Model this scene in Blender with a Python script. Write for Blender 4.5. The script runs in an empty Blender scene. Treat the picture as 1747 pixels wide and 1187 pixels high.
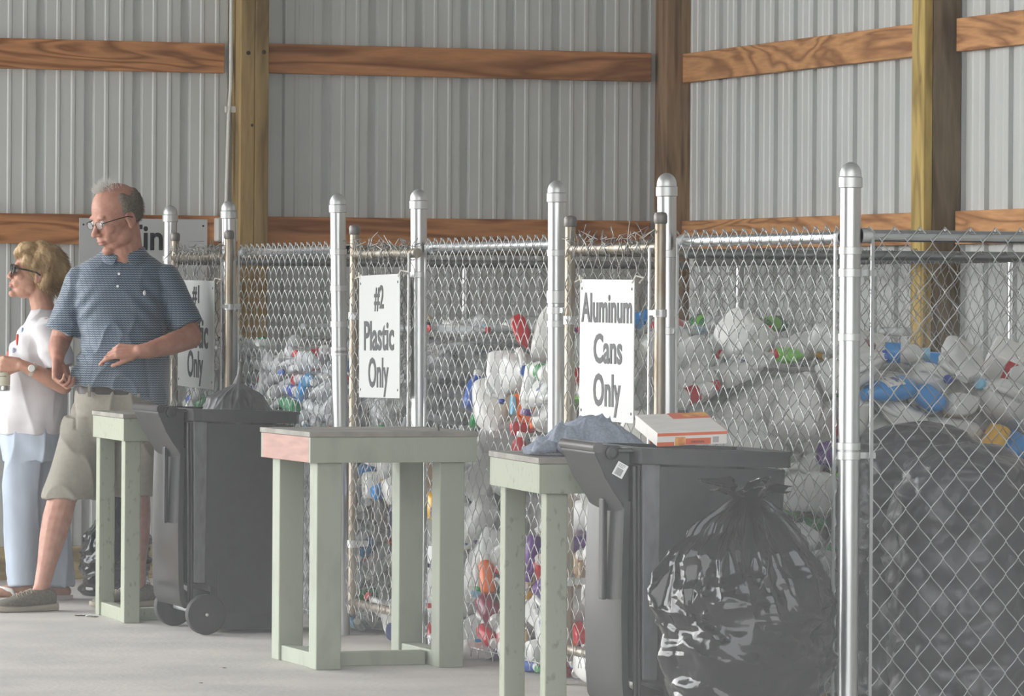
import bpy, math, random
import numpy as np
from mathutils import Vector, Matrix, Euler
sc = bpy.context.scene
COL = sc.collection
# ---------------------------------------------------------------- camera, sky, sun, exposure
TH = math.atan(2773 / 8000.0)
ST, CT = math.sin(TH), math.cos(TH)
EYE = 1.31
cam = bpy.data.cameras.new('camera'); camo = bpy.data.objects.new('camera', cam); COL.objects.link(camo)
cam.sensor_width = 36; cam.lens = 36 * 8000 / 1747; cam.shift_y = -86.5 / 1747
cam.clip_start = .1; cam.clip_end = 400
Rr = Vector((CT, -ST, .0065)).normalized(); Ff = Vector((ST, CT, 0)); Uu = Rr.cross(Ff).normalized()
camo.matrix_world = Matrix(((Rr.x, Uu.x, -Ff.x, 0), (Rr.y, Uu.y, -Ff.y, 0), (Rr.z, Uu.z, -Ff.z, EYE), (0, 0, 0, 1)))
sc.camera = camo
sc.view_settings.view_transform = 'Standard'; sc.view_settings.look = 'None'
sc.view_settings.gamma = 1; sc.view_settings.exposure = -0.15; sc.view_settings.use_curve_mapping = False
sc.cycles.use_denoising = True
sc.cycles.max_bounces = 7; sc.cycles.diffuse_bounces = 4; sc.cycles.glossy_bounces = 3
sc.cycles.transmission_bounces = 5; sc.cycles.transparent_max_bounces = 12; sc.cycles.volume_bounces = 0
sc.cycles.caustics_reflective = False; sc.cycles.caustics_refractive = False
sc.cycles.sample_clamp_indirect = 6
w = bpy.data.worlds.new('sky'); sc.world = w; w.use_nodes = True
nt = w.node_tree; nt.nodes.clear()
wo = nt.nodes.new('ShaderNodeOutputWorld'); bg = nt.nodes.new('ShaderNodeBackground')
tc = nt.nodes.new('ShaderNodeTexCoord'); sp = nt.nodes.new('ShaderNodeSeparateXYZ'); rp = nt.nodes.new('ShaderNodeValToRGB')
nt.links.new(tc.outputs['Generated'], sp.inputs[0]); nt.links.new(sp.outputs['Z'], rp.inputs[0])
rp.color_ramp.elements[0].position = 0.0; rp.color_ramp.elements[0].color = (1, .985, .955, 1)
rp.color_ramp.elements[1].position = .9; rp.color_ramp.elements[1].color = (.80, .86, .95, 1)
nt.links.new(rp.outputs[0], bg.inputs[0]); nt.links.new(bg.outputs[0], wo.inputs[0])
SKY = 4.0
dp = nt.nodes.new('ShaderNodeVectorMath'); dp.operation = 'DOT_PRODUCT'; dp.inputs[1].default_value = (-.90, .42, .12)
nt.links.new(tc.outputs['Generated'], dp.inputs[0])
m1 = nt.nodes.new('ShaderNodeMapRange'); m1.inputs[1].default_value = .35; m1.inputs[2].default_value = 1.0; m1.inputs[3].default_value = SKY; m1.inputs[4].default_value = SKY * 2.4
m1.interpolation_type = 'SMOOTHSTEP'
nt.links.new(dp.outputs['Value'], m1.inputs[0]); nt.links.new(m1.outputs[0], bg.inputs[1])   # brighter lobe added to the sky, aimed through the left opening for rim light
sun = bpy.data.lights.new('sun', 'SUN'); suno = bpy.data.objects.new('sun', sun); COL.objects.link(suno)
sun.energy = 4.0; sun.angle = math.radians(3); sun.color = (1, .96, .88)
suno.rotation_euler = Vector((.15, -.6, -1.0)).to_track_quat('-Z', 'Y').to_euler()

# ---------------------------------------------------------------- helpers
def tag(o, label=None, cat=None, group=None, kind=None):
    if label: o['label'] = label
    if cat: o['category'] = cat
    if group: o['group'] = group
    if kind: o['kind'] = kind
    return o
def empty(name, loc=(0, 0, 0), rz=0, **k):
    o = bpy.data.objects.new(name, None); COL.objects.link(o); o.location = loc; o.rotation_euler = (0, 0, rz)
    o.empty_display_size = .05
    return tag(o, **k)
class MB:
    """collects vertices and faces; build() links them as one mesh object"""
    def __init__(s): s.v = []; s.f = []; s.m = []; s.cur = 0; s.n = 0
    def add(s, V, F):
        V = np.asarray(V, float); s.v.append(V)
        for f in F: s.f.append(tuple(int(i) + s.n for i in f)); s.m.append(s.cur)
        s.n += len(V); return s
    def box(s, x0, x1, y0, y1, z0, z1, M=None):
        V = np.array([(x, y, z) for z in (z0, z1) for y in (y0, y1) for x in (x0, x1)])
        if M is not None: V = np.array([M @ Vector(p) for p in V])
        return s.add(V, [(0, 2, 3, 1), (4, 5, 7, 6), (0, 1, 5, 4), (2, 6, 7, 3), (0, 4, 6, 2), (1, 3, 7, 5)])
    def loft(s, rings, cap0=True, cap1=True, closed=False):
        n = len(rings[0]); V = np.concatenate([np.asarray(r, float) for r in rings]); F = []
        R = len(rings)
        for i in range(R if closed else R - 1):
            a, b = i * n, ((i + 1) % R) * n
            for j in range(n): F.append((a + j, a + (j + 1) % n, b + (j + 1) % n, b + j))
        if cap0 and not closed: F.append(tuple(range(n - 1, -1, -1)))
        if cap1 and not closed: F.append(tuple(range((R - 1) * n, R * n)))
        return s.add(V, F)
    def tube(s, pts, r, n=8, caps=True, closed=False):
        P = np.asarray(pts, float); m = len(P); rr = np.broadcast_to(np.asarray(r, float), (m,))
        T = np.gradient(P, axis=0) if not closed else (np.roll(P, -1, 0) - np.roll(P, 1, 0))
        T /= np.linalg.norm(T, axis=1)[:, None] + 1e-12
        a = np.array((0, 0, 1.)) if abs(T[0][2]) < .9 else np.array((1., 0, 0))
        rings = []; b = np.cross(T[0], a); b /= np.linalg.norm(b)
        for i in range(m):
            b = b - T[i] * b.dot(T[i]); b /= np.linalg.norm(b) + 1e-12; c = np.cross(T[i], b)
            ang = np.arange(n) * 2 * math.pi / n
            rings.append(P[i] + rr[i] * (np.cos(ang)[:, None] * b + np.sin(ang)[:, None] * c))
        return s.loft(rings, caps, caps, closed)
    def lathe(s, prof, n=24, M=None, sx=1, sy=1):
        rings = []
        for r, z in prof:
            a = np.arange(n) * 2 * math.pi / n
            V = np.stack([r * np.cos(a) * sx, r * np.sin(a) * sy, np.full(n, z)], 1)
            if M is not None: V = np.array([M @ Vector(p) for p in V])
            rings.append(V)
        return s.loft(rings)
    def sphere(s, c, r, n=12, m=8, R=None):
        r = np.broadcast_to(np.asarray(r, float), (3,)); rings = []
        for i in range(m + 1):
            t = math.pi * (i + .02) / (m + .04) - math.pi / 2; a = np.arange(n) * 2 * math.pi / n
            V = np.stack([np.cos(t) * np.cos(a), np.cos(t) * np.sin(a), np.full(n, math.sin(t))], 1) * r
            if R is not None: V = V @ np.asarray(R).T
            rings.append(V + np.asarray(c, float))
        return s.loft(rings)
    def build(s, name, mats, parent=None, smooth=None, bevel=0, **k):
        me = bpy.data.meshes.new(name)
        V = np.concatenate(s.v) if s.v else np.zeros((0, 3))
        me.from_pydata(V.tolist(), [], s.f)
        mats = mats if isinstance(mats, (list, tuple)) else [mats]
        for m in mats: me.materials.append(m)
        if len(mats) > 1: me.polygons.foreach_set('material_index', s.m)
        me.update()
        if smooth is not None:
            me.polygons.foreach_set('use_smooth', [True] * len(me.polygons))
            if smooth < 3: me.set_sharp_from_angle(angle=smooth)
        o = bpy.data.objects.new(name, me); COL.objects.link(o)
        if parent is not None: o.parent = parent
        if bevel:
            b = o.modifiers.new('bevel', 'BEVEL'); b.width = bevel; b.segments = 2; b.limit_method = 'ANGLE'
        return tag(o, **k)
def copy_tree(o, parent=None, data=None):
    c = o.copy(); COL.objects.link(c)
    if parent is not None: c.parent = parent
    for ch in list(o.children): copy_tree(ch, c)
    return c

# ---------------------------------------------------------------- materials
MATS = {}
def mat(name, col, rough=.6, metal=0, spec=.5, vary=0, scale=8, stretch=(1, 1, 1), bump=0, bscale=None, col2=None,
        trans=0, alpha=1, coat=0, sub=0, emis=None, ior=1.45, thr=(.35, .65), detail=4, obj=True):
    if name in MATS: return MATS[name]
    m = bpy.data.materials.new(name); m.use_nodes = True; nt = m.node_tree; b = nt.nodes['Principled BSDF']
    c = (*col, 1); b.inputs['Base Color'].default_value = c
    b.inputs['Roughness'].default_value = rough; b.inputs['Metallic'].default_value = metal
    b.inputs['Specular IOR Level'].default_value = spec; b.inputs['IOR'].default_value = ior
    b.inputs['Transmission Weight'].default_value = trans; b.inputs['Alpha'].default_value = alpha
    b.inputs['Coat Weight'].default_value = coat
    if sub: b.inputs['Subsurface Weight'].default_value = sub; b.inputs['Subsurface Radius'].default_value = (.02, .01, .006)
    if vary or bump:
        tc = nt.nodes.new('ShaderNodeTexCoord'); mp = nt.nodes.new('ShaderNodeMapping')
        nt.links.new(tc.outputs['Object'], mp.inputs[0]); mp.inputs['Scale'].default_value = stretch
        nz = nt.nodes.new('ShaderNodeTexNoise'); nz.inputs['Scale'].default_value = scale; nz.inputs['Detail'].default_value = detail
        nt.links.new(mp.outputs[0], nz.inputs['Vector'])
    if vary:
        r = nt.nodes.new('ShaderNodeValToRGB'); nt.links.new(nz.outputs[0], r.inputs[0])
        c2 = col2 or tuple(x * (1 - vary) for x in col)
        r.color_ramp.elements[0].position, r.color_ramp.elements[1].position = thr
        r.color_ramp.elements[0].color = (*c2, 1); r.color_ramp.elements[1].color = c
        nt.links.new(r.outputs[0], b.inputs['Base Color'])
    if bump:
        n2 = nz
        if bscale:
            n2 = nt.nodes.new('ShaderNodeTexNoise'); n2.inputs['Scale'].default_value = bscale; n2.inputs['Detail'].default_value = 3
            nt.links.new(mp.outputs[0], n2.inputs['Vector'])
        bp = nt.nodes.new('ShaderNodeBump'); bp.inputs['Strength'].default_value = 1; bp.inputs['Distance'].default_value = bump
        nt.links.new(n2.outputs[0], bp.inputs['Height']); nt.links.new(bp.outputs[0], b.inputs['Normal'])
    MATS[name] = m; return m
def wood(name, c1, c2, axis, rings=9):
    """sawn lumber: stretched grain plus distorted growth rings and knots along one axis"""
    if name in MATS: return MATS[name]
    m = bpy.data.materials.new(name); m.use_nodes = True; nt = m.node_tree; N = nt.nodes.new; L = nt.links.new
    b = nt.nodes['Principled BSDF']; b.inputs['Roughness'].default_value = .65; b.inputs['Specular IOR Level'].default_value = .3
    tc = N('ShaderNodeTexCoord'); mp = N('ShaderNodeMapping'); L(tc.outputs['Object'], mp.inputs[0])
    mp.inputs['Scale'].default_value = tuple(.12 if i == axis else 1 for i in range(3))
    nz = N('ShaderNodeTexNoise'); nz.inputs['Scale'].default_value = 5; nz.inputs['Detail'].default_value = 3; nz.inputs['Distortion'].default_value = .8
    L(mp.outputs[0], nz.inputs['Vector'])
    mul = N('ShaderNodeMath'); mul.operation = 'MULTIPLY'; mul.inputs[1].default_value = rings; L(nz.outputs[0], mul.inputs[0])
    fr = N('ShaderNodeMath'); fr.operation = 'PINGPONG'; fr.inputs[1].default_value = .5; L(mul.outputs[0], fr.inputs[0])
    r = N('ShaderNodeValToRGB'); L(fr.outputs[0], r.inputs[0])
    r.color_ramp.elements[0].position = .02; r.color_ramp.elements[0].color = (*[x * .72 for x in c2], 1)
    r.color_ramp.elements[1].position = .35; r.color_ramp.elements[1].color = (*c1, 1)
    f = N('ShaderNodeTexNoise'); f.inputs['Scale'].default_value = 60; f.inputs['Detail'].default_value = 4; L(mp.outputs[0], f.inputs['Vector'])
    r2 = N('ShaderNodeValToRGB'); L(f.outputs[0], r2.inputs[0]); r2.color_ramp.elements[0].position = .3; r2.color_ramp.elements[1].position = .7
    r2.color_ramp.elements[0].color = (.8, .8, .8, 1); r2.color_ramp.elements[1].color = (1.06, 1.06, 1.06, 1)
    mx = N('ShaderNodeMix'); mx.data_type = 'RGBA'; mx.blend_type = 'MULTIPLY'; mx.inputs[0].default_value = 1
    L(r.outputs[0], mx.inputs[6]); L(r2.outputs[0], mx.inputs[7])
    mk = N('ShaderNodeMapping'); mk.inputs['Scale'].default_value = tuple(.8 if i == axis else 1.5 for i in range(3)); L(tc.outputs['Object'], mk.inputs[0])
    v = N('ShaderNodeTexVoronoi'); v.inputs['Scale'].default_value = 2.1; L(mk.outputs[0], v.inputs['Vector'])
    r3 = N('ShaderNodeValToRGB'); L(v.outputs['Distance'], r3.inputs[0])
    r3.color_ramp.elements[0].position = .03; r3.color_ramp.elements[0].color = (.3, .2, .16, 1)
    r3.color_ramp.elements[1].position = .075; r3.color_ramp.elements[1].color = (1, 1, 1, 1)
    m2 = N('ShaderNodeMix'); m2.data_type = 'RGBA'; m2.blend_type = 'MULTIPLY'; m2.inputs[0].default_value = 1
    L(mx.outputs[2], m2.inputs[6]); L(r3.outputs[0], m2.inputs[7]); L(m2.outputs[2], b.inputs['Base Color'])
    MATS[name] = m; return m
def text_mesh(s, size, name='lettering', bold=.0):
    cu = bpy.data.curves.new('t', 'FONT'); cu.body = s; cu.size = size; cu.align_x = 'CENTER'; cu.align_y = 'CENTER'
    cu.offset = bold; cu.extrude = .0006; cu.resolution_u = 3
    o = bpy.data.objects.new('t', cu); COL.objects.link(o)
    dg = bpy.context.evaluated_depsgraph_get(); me = bpy.data.meshes.new_from_object(o.evaluated_get(dg))
    bpy.data.objects.remove(o); me.name = name
    return me
def put_text(s, size, m, parent, M, bold=0, w=None, name='lettering', h=None):
    """lettering fitted to width w and height h, then placed by matrix M (text lies in local XY)"""
    me = text_mesh(s, size, name, bold)
    V = np.array([v.co[:] for v in me.vertices]); mn, mx_ = V.min(0), V.max(0)
    c = (mn + mx_) / 2; V -= (c[0], c[1], 0)
    if w: V[:, 0] *= w / (mx_[0] - mn[0])
    if h: V[:, 1] *= h / (mx_[1] - mn[1])
    V = np.array([M @ Vector(p) for p in V]); me.vertices.foreach_set('co', V.ravel()); me.update()
    me.materials.clear(); me.materials.append(m)
    o = bpy.data.objects.new(name, me); COL.objects.link(o); o.parent = parent
    return o

# ---------------------------------------------------------------- the shed
FX = 5.36; YW = 21.1; XW = 8.16
m_wall = mat('painted_steel_siding', (.60, .62, .61), .38, .0, .5, vary=.05, scale=1.5, col2=(.56, .575, .56))
m_conc = mat('concrete_floor', (.62, .585, .54), .75, vary=.2, scale=2.2, bump=.002, bscale=40, detail=8, col2=(.50, .48, .45))
m_gnd = mat('asphalt', (.32, .31, .29), .9, vary=.2, scale=2, detail=6)
m_roofm = mat('roof_underside', (.4, .41, .41), .5)
W_girtX = wood('fir_girt_along_x', (.56, .255, .105), (.38, .155, .06), 0)
W_girtY = wood('fir_girt_along_y', (.62, .32, .14), (.45, .205, .085), 1)
W_postZ = wood('treated_post_wood', (.38, .265, .115), (.28, .185, .08), 2, 4)
W_postC = wood('brown_post_wood', (.33, .21, .12), (.25, .15, .085), 2, 4)
W_postG = wood('weathered_post_wood', (.25, .19, .125), (.19, .14, .09), 2, 6)
W_yel = wood('yellow_treated_board', (.58, .42, .14), (.46, .32, .10), 2, 5)
W_base = wood('treated_skirt_board', (.50, .38, .19), (.37, .27, .12), 0, 7)
def struct(o): o['kind'] = 'structure'; return o
struct(MB().box(-4.2, 8.4, 8.9, 21.4, -.15, 0).build('floor', m_conc))
struct(MB().box(-60, 60, -60, 90, -.3, -.1).build('ground', m_gnd))
struct(MB().box(-4.2, 8.5, 8.8, 21.6, 4.9, 5.0).build('ceiling', m_roofm))
for nm, b in (('wall_front_unseen_1', (-4.1, .3, 9.2, 9.3, 0, 4.9)), ('wall_front_unseen_2', (5.6, 8.3, 9.2, 9.3, 0, 4.9)), ('wall_front_unseen_3', (.3, 5.6, 9.2, 9.3, 3.7, 4.9)), ('wall_left_unseen', (-4.2, -4.1, 9.2, 14.0, 0, 4.9))):
    struct(MB().box(*b).build(nm, m_wall))  # unseen front and left walls, added to narrow the openings that let daylight in
def siding_profile(L, off=0):
    """depth of the ribbed sheet along its length; every 9 inches a deep rib, two shallow ones between"""
    pts = [(0, 0)]; p = .2286; x = off
    while x < L:
        for a, d in ((0, 0), (.002, -.020), (.042, -.020), (.050, 0), (.094, 0), (.1, .0045), (.112, .0045), (.118, 0), (.165, 0), (.171, .0045), (.183, .0045), (.189, 0)):
            if 0 < x + a < L: pts.append((x + a, d))
        x += p
    pts.append((L, 0)); return pts
def siding(name, org, dr, nrm, L, z0, z1, off):
    pr = siding_profile(L, off); dr = np.array(dr); nrm = np.array(nrm); org = np.array(org)
    A = [org + dr * a + nrm * d for a, d in pr]; n = len(A)
    V = [(*p[:2], z0) for p in A] + [(*p[:2], z1) for p in A] + [(*(p - nrm * .05)[:2], z) for z in (z0, z1) for p in (A[0], A[-1])]
    F = [(i, i + 1, n + i + 1, n + i) for i in range(n - 1)] + [(2 * n, 2 * n + 2, 2 * n + 3, 2 * n + 1)]
    return struct(MB().add(V, F).build(name, m_wall))
siding('wall_back', (3.0, YW, 0), (1, 0, 0), (0, -1, 0), XW - 3.0, 0, 4.9, .160)
siding('wall_right', (XW, YW, 0), (0, -1, 0), (-1, 0, 0), YW - 9.3, 0, 4.9, .06)
struct(MB().box(3.0, 8.3, YW + .05, YW + .1, 0, 4.9).build('wall_back_outer', m_wall))
struct(MB().box(XW + .05, XW + .1, 9.3, YW + .1, 0, 4.9).build('wall_right_outer', m_wall))
def lumber(name, x0, x1, y0, y1, z0, z1, m, **k):
    o = MB().box(x0, x1, y0, y1, z0, z1).build(name, m, bevel=.003, **k); return o
gi = 0
def girt(x0, x1, y0, y1, zt, m, label):
    o = lumber('wall_girt', x0, x1, y0, y1, zt - .138, zt, m, label=label, cat='wooden beam', kind='structure'); del o['category']; o['category'] = 'wooden beam'
    return o
PX0, PX1 = 5.925, 6.06
girt(3.0, 5.875, YW - .045, YW - .001, 2.482, W_girtX, 'upper orange wooden girt across the back wall, left of the post')
girt(PX1, 8.0, YW - .045, YW - .001, 2.487, W_girtX, 'upper orange wooden girt across the back wall, between post and corner')
girt(3.0, 5.875, YW - .045, YW - .001, 1.68, W_girtX, 'lower orange wooden girt on the back wall behind the white sign')
girt(PX1, 8.0, YW - .045, YW - .001, 1.68, W_girtX, 'lower brown wooden girt on the back wall above the fence')
girt(XW - .045, XW - .001, 17.98, YW - .16, 2.48, W_girtY, 'upper orange girt rising along the right wall to the yellow board')
girt(XW - .045, XW - .001, 9.4, 17.80, 2.48, W_girtY, 'upper orange girt on the right wall at the frame edge')
girt(XW - .045, XW - .001, 17.98, YW - .16, 1.68, W_girtY, 'lower orange girt on the right wall between corner and yellow board')
girt(XW - .045, XW - .001, 9.4, 17.80, 1.68, W_girtY, 'lower orange girt on the right wall at the frame edge')
tag(lumber('wall_post', PX0, (PX0 + PX1) / 2 - .001, YW - .15, YW, 0, 4.9, W_postZ), 'left half of the brown wooden wall post beside the white conduit', 'wooden post', kind='structure')
tag(lumber('wall_post', (PX0 + PX1) / 2 + .001, PX1, YW - .15, YW, 0, 4.9, W_postZ), 'right half of the brown wooden wall post beside the white conduit', 'wooden post', kind='structure')
tag(lumber('corner_post', 8.035, 8.158, YW - .16, YW, 0, 4.9, W_postC), 'dark brown wooden post in the corner of the shed', 'wooden post', kind='structure')
tag(lumber('wall_post', 8.03, 8.158, 17.84, 17.97, 0, 4.9, W_postG), 'grey brown wooden post on the right wall', 'wooden post', kind='structure')
tag(lumber('post_board', 7.99, 8.028, 17.84, 17.97, 0, 4.9, W_yel), 'narrow yellow board on the side of the right wall post', 'wooden board', kind='structure')
struct(lumber('baseboard_back', 3.0, 8.0, YW - .045, YW - .001, 0, .15, W_base))
struct(lumber('baseboard_right', XW - .045, XW - .001, 9.4, 17.8, 0, .15, W_base))
# knots and bolt holes on the posts
m_knot = mat('knot', (.05, .035, .025), .8)
for (x, z, r) in ((5.96, 2.435, .010), (6.035, 2.44, .010), (5.98, 2.1, .007)):
    MB().sphere((x, YW - .150, z), (r, .003, r)).build('bolt_hole', m_knot, bpy.data.objects['wall_post'] if x < 5.99 else bpy.data.objects['wall_post.001'])
# conduit and outlet box
m_pvc = mat('grey_conduit', (.62, .63, .61), .4)
cd = empty('electric_conduit', (5.905, YW - .05, 1.66), label='thin grey electric conduit running down beside the wall post', cat='conduit')
MB().tube([(0, 0, 3.2), (0, 0, .62), (-.01, -.006, .5), (-.022, -.006, .02)], .0095, 10).build('pipe', m_pvc, cd, smooth=1)
MB().box(-.028, .03, -.012, .012, .50, .53).build('pipe_clip', m_pvc, cd, bevel=.003)
MB().lathe([(.014, 0), (.014, .03), (.011, .034)], 12, Matrix.Translation((-.022, -.006, 0))).build('connector', m_pvc, cd, smooth=.6)
bx = empty('outlet_box', (5.883, YW - .075, 1.615), label='grey electrical outlet box on the lower girt beside the post', cat='outlet box')
MB().box(-.055, .055, -.03, .03, -.055, .055).build('box', m_pvc, bx, bevel=.008)
MB().box(-.05, .05, -.034, -.030, -.05, .05).build('cover_plate', mat('cover', (.55, .56, .55), .35, .3), bx, bevel=.004)
for z in (-.022, .022):
    MB().lathe([(.0165, 0), (.0165, .003)], 16, Matrix.Translation((.006, -.034, z)) @ Matrix.Rotation(math.pi / 2, 4, 'X')).build('socket', mat('socket', (.35, .35, .35), .4), bx, smooth=.6)
# ---------------------------------------------------------------- chain-link fencing
m_galv = mat('galvanised_tube', (.52, .53, .54), .30, .92, vary=.08, scale=30, stretch=(1, 1, .1))
m_galr = mat('bright_rail', (.62, .64, .66), .22, .95)
m_old = mat('weathered_tube', (.36, .34, .30), .42, .8, vary=.5, scale=25, stretch=(1, 1, .25), col2=(.27, .22, .16))
m_wire = mat('galvanised_wire', (.46, .47, .47), .42, .75)
m_wold = mat('dull_wire', (.33, .325, .31), .45, .7)
m_brk = mat('zinc_bracket', (.58, .59, .59), .4, .8)
def wires(name, p0, p1, z0, z1, mat_, parent, off=0, seed=1, pitch=.0405, ph_=.0965, loose=0, n=4, per=10, r=.0017, barbs=True):
    """woven chain-link: interlocking zigzag wires with knuckled top ends"""
    p0 = np.array(p0, float); p1 = np.array(p1, float); L = np.linalg.norm(p1 - p0); d = (p1 - p0) / L; nn = np.array((-d[1], d[0]))
    rng = np.random.RandomState(seed); mb = MB(); nw = int(L / pitch) + 1
    per_h = ph_                                   # one full zigzag per diamond height
    nz = int((z1 - z0) / per_h * per); Z = z0 + np.arange(nz + 1) * per_h / per
    for i in range(nw):
        s0 = (i + .5) * L / nw; Aw = L / nw / 2
        ph = (Z - z0) / per_h + .5 * (i % 2)
        # mirrored neighbours: both apexes meet at the same height
        tri = 2 * np.abs(2 * ((ph) % 1) - 1) - 1
        tri = np.sin(tri * math.pi / 2 * .93) * .35 / math.sin(math.pi / 2 * .93) + tri * .65
        dep = np.sin(2 * math.pi * ph) ; dep = np.sign(dep) * np.abs(dep) ** .6 * .0036
        wob = rng.normal(0, .0015, len(Z)) if loose else 0
        s = s0 + tri * (Aw * 1.04) + wob
        if loose: s = s + np.interp(Z, np.linspace(z0, z1, 7), rng.normal(0, loose, 7)); dep = dep + np.interp(Z, np.linspace(z0, z1, 9), rng.normal(0, loose, 9))
        P = np.stack([p0[0] + d[0] * s + nn[0] * dep, p0[1] + d[1] * s + nn[1] * dep, Z], 1)
        if barbs:                                     # knuckle at the top
            t = P[-1]; dirx = (tri[-1] - tri[-2]) * 1.0
            k = np.array([(0, 0, 0), (.006, .003, .008), (.010, .002, .004), (.008, -.003, -.004)]) * (1 if not loose else 1.0)
            sg = np.sign(dirx) if dirx else 1
            if loose: k = np.array([(0, 0, 0), rng.normal(0, .012, 3) + (0, 0, .012), rng.normal(0, .018, 3) + (0, 0, .015), rng.normal(0, .022, 3)])
            ext = np.stack([t[0] + d[0] * k[:, 0] * sg + nn[0] * k[:, 1], t[1] + d[1] * k[:, 0] * sg + nn[1] * k[:, 1], t[2] + k[:, 2]], 1)[1:]
            P = np.concatenate([P, ext])
        # fast tube with fixed reference axis
        T = np.gradient(P, axis=0); T /= np.linalg.norm(T, axis=1)[:, None] + 1e-9
        B = np.cross(T, (nn[0], nn[1], 0)); B /= np.linalg.norm(B, axis=1)[:, None] + 1e-9; C2 = np.cross(T, B)
        ang = np.arange(n) * 2 * math.pi / n
        V = P[:, None] + r * (np.cos(ang)[None, :, None] * B[:, None] + np.sin(ang)[None, :, None] * C2[:, None])
        m = len(P); idx = np.arange(m - 1)[:, None] * n + np.arange(n)[None]
        j2 = (np.arange(n) + 1) % n; a = idx; b = np.arange(m - 1)[:, None] * n + j2[None]
        F = np.stack([a, b, b + n, a + n], -1).reshape(-1, 4) + mb.n
        mb.v.append(V.reshape(-1, 3)); mb.f.extend(map(tuple, F.tolist())); mb.m.extend([0] * len(F)); mb.n += m * n
    o = mb.build(name, mat_, parent, smooth=3.2)
    return o
def band(mb, z, r, h=.022, t=.003, c=(0, 0)):
    mb.lathe([(r + .0005, z), (r + t, z + .001), (r + t, z + h - .001), (r + .0005, z + h)], 24, Matrix.Translation((c[0], c[1], 0)))
PZ = 1.707
def fence_post(y, lean, label, bands, ears=(), r=.0305):
    p = empty('fence_post', (FX, y, 0), label=label, cat='fence post')
    p.rotation_euler = (0, math.atan(-lean / PZ) * -1 if lean else 0, 0)
    if lean: p.location.x += lean; 
    MB().lathe([(r, 0), (r, PZ - .05)], 28).build('pipe', m_galv, p, smooth=.6)
    cap = [(r + .0005, PZ - .075), (r + .004, PZ - .073), (r + .004, PZ - .045), (r + .001, PZ - .042), (r + .001, PZ - .036)]
    cap += [((r + .001) * math.cos(a), PZ - .036 + .036 * math.sin(a)) for a in np.linspace(.1, 1.55, 8)]
    MB().lathe(cap, 28).build('dome_cap', mat('cast_cap', (.55, .56, .56), .45, .75), p, smooth=.7)
    for z in bands:
        b = MB(); band(b, z, r); b.build('tension_band', m_brk, p, smooth=.6)
    for z, ax, ay in ears:
        b = MB(); band(b, z, r, .024)
        b.box(r, r + .052, -.0035, .0035, z + .003, z + .021, Matrix.Rotation(math.atan2(ay, ax), 4, 'Z'))
        q = Matrix.Rotation(math.atan2(ay, ax), 4, 'Z') @ Matrix.Translation((r + .042, 0, z + .012)) @ Matrix.Rotation(math.pi / 2, 4, 'X')
        b.lathe([(.009, -.008), (.009, .008)], 10, q); b.build('brace_band', m_brk, p, smooth=.6)
    return p
YP = [20.084, 18.954, 17.356, 16.435, 14.95, 13.872, 12.482]
fence_post(YP[0], 0, 'farthest galvanised fence post, behind the man\'s shoulder', [1.46])
fence_post(YP[1], -.025, 'second farthest galvanised fence post, right of the outlet box', [1.455, 1.24], [(1.245, 0, -1)])
fence_post(YP[2], -.03, 'galvanised fence post left of the gate with the #2 sign', [1.47, 1.33, 1.08], [(1.19, 0, 1), (1.09, 0, 1)])
fence_post(YP[3], -.015, 'galvanised fence post right of the gate with the #2 sign', [1.475, 1.38])
fence_post(YP[4], -.01, 'galvanised fence post left of the Aluminum Cans Only sign', [1.45, 1.29, 1.21], [(1.31, 0, 1), (1.255, 0, -1)])
fence_post(YP[5], -.018, 'galvanised fence post right of the Aluminum Cans Only sign', [1.44], [(1.195, 0, -1)])
fence_post(YP[6], 0, 'nearest and tallest galvanised corner fence post by the shiny black bag', [1.44, 1.19, .875], [(1.375, 1, 0), (.847, 1, 0)])
def rail_clean(name, a, b, m, parent, r=.0175, cups=True):
    mb = MB(); mb.tube([a, b], r, 18)
    o = mb.build(name, m, parent, smooth=.8)
    if cups:
        a = np.array(a); b = np.array(b); d = (b - a) / np.linalg.norm(b - a)
        for p, q in ((a, a + d * .03), (b, b - d * .03)): MB().tube([p, q], r + .005, 18).build('rail_end', m_brk, parent, smooth=.8)
    return o
def panel(ya, yb, label, seed):
    p = empty('chain_link_fence', (FX, (ya + yb) / 2, 0), label=label, cat='fence'); h = (ya - yb) / 2 - .05
    rail_clean('top_rail', (0, -h, 1.49), (0, h, 1.49), m_galr, p)
    wires('wire_mesh', (-.018, -h), (-.018, h), .03, 1.525, m_wire, p, seed=seed)
    MB().tube([(-.012, -h, .06), (-.012, h, .06)], .0022, 6).build('tension_wire', m_wire, p)
    for s in (-1, 1):
        MB().box(-.024, -.018, s * (h - .01) - .006, s * (h - .01) + .006, .04, 1.50).build('tension_bar', m_brk, p)
    for k in range(5):
        ties = MB()
        y = -h + (k + .5) * 2 * h / 5; a = np.linspace(0, 5.5, 12)
        ties.tube(np.stack([-.021 * np.cos(a) * 1.05, y + .002 * a, 1.49 - .021 * np.sin(a)], 1), .0016, 5)
        ties.build('tie_wire', m_wire, p)
    return p
panel(YP[1], YP[2], 'chain-link fence panel in front of the clear bottles', 1)
panel(YP[3], YP[4], 'chain-link fence panel between the #2 sign and the aluminum sign', 2)
panel(YP[5], YP[6], 'chain-link fence panel behind the nearest black cart', 3)
GX = 5.296
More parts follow.
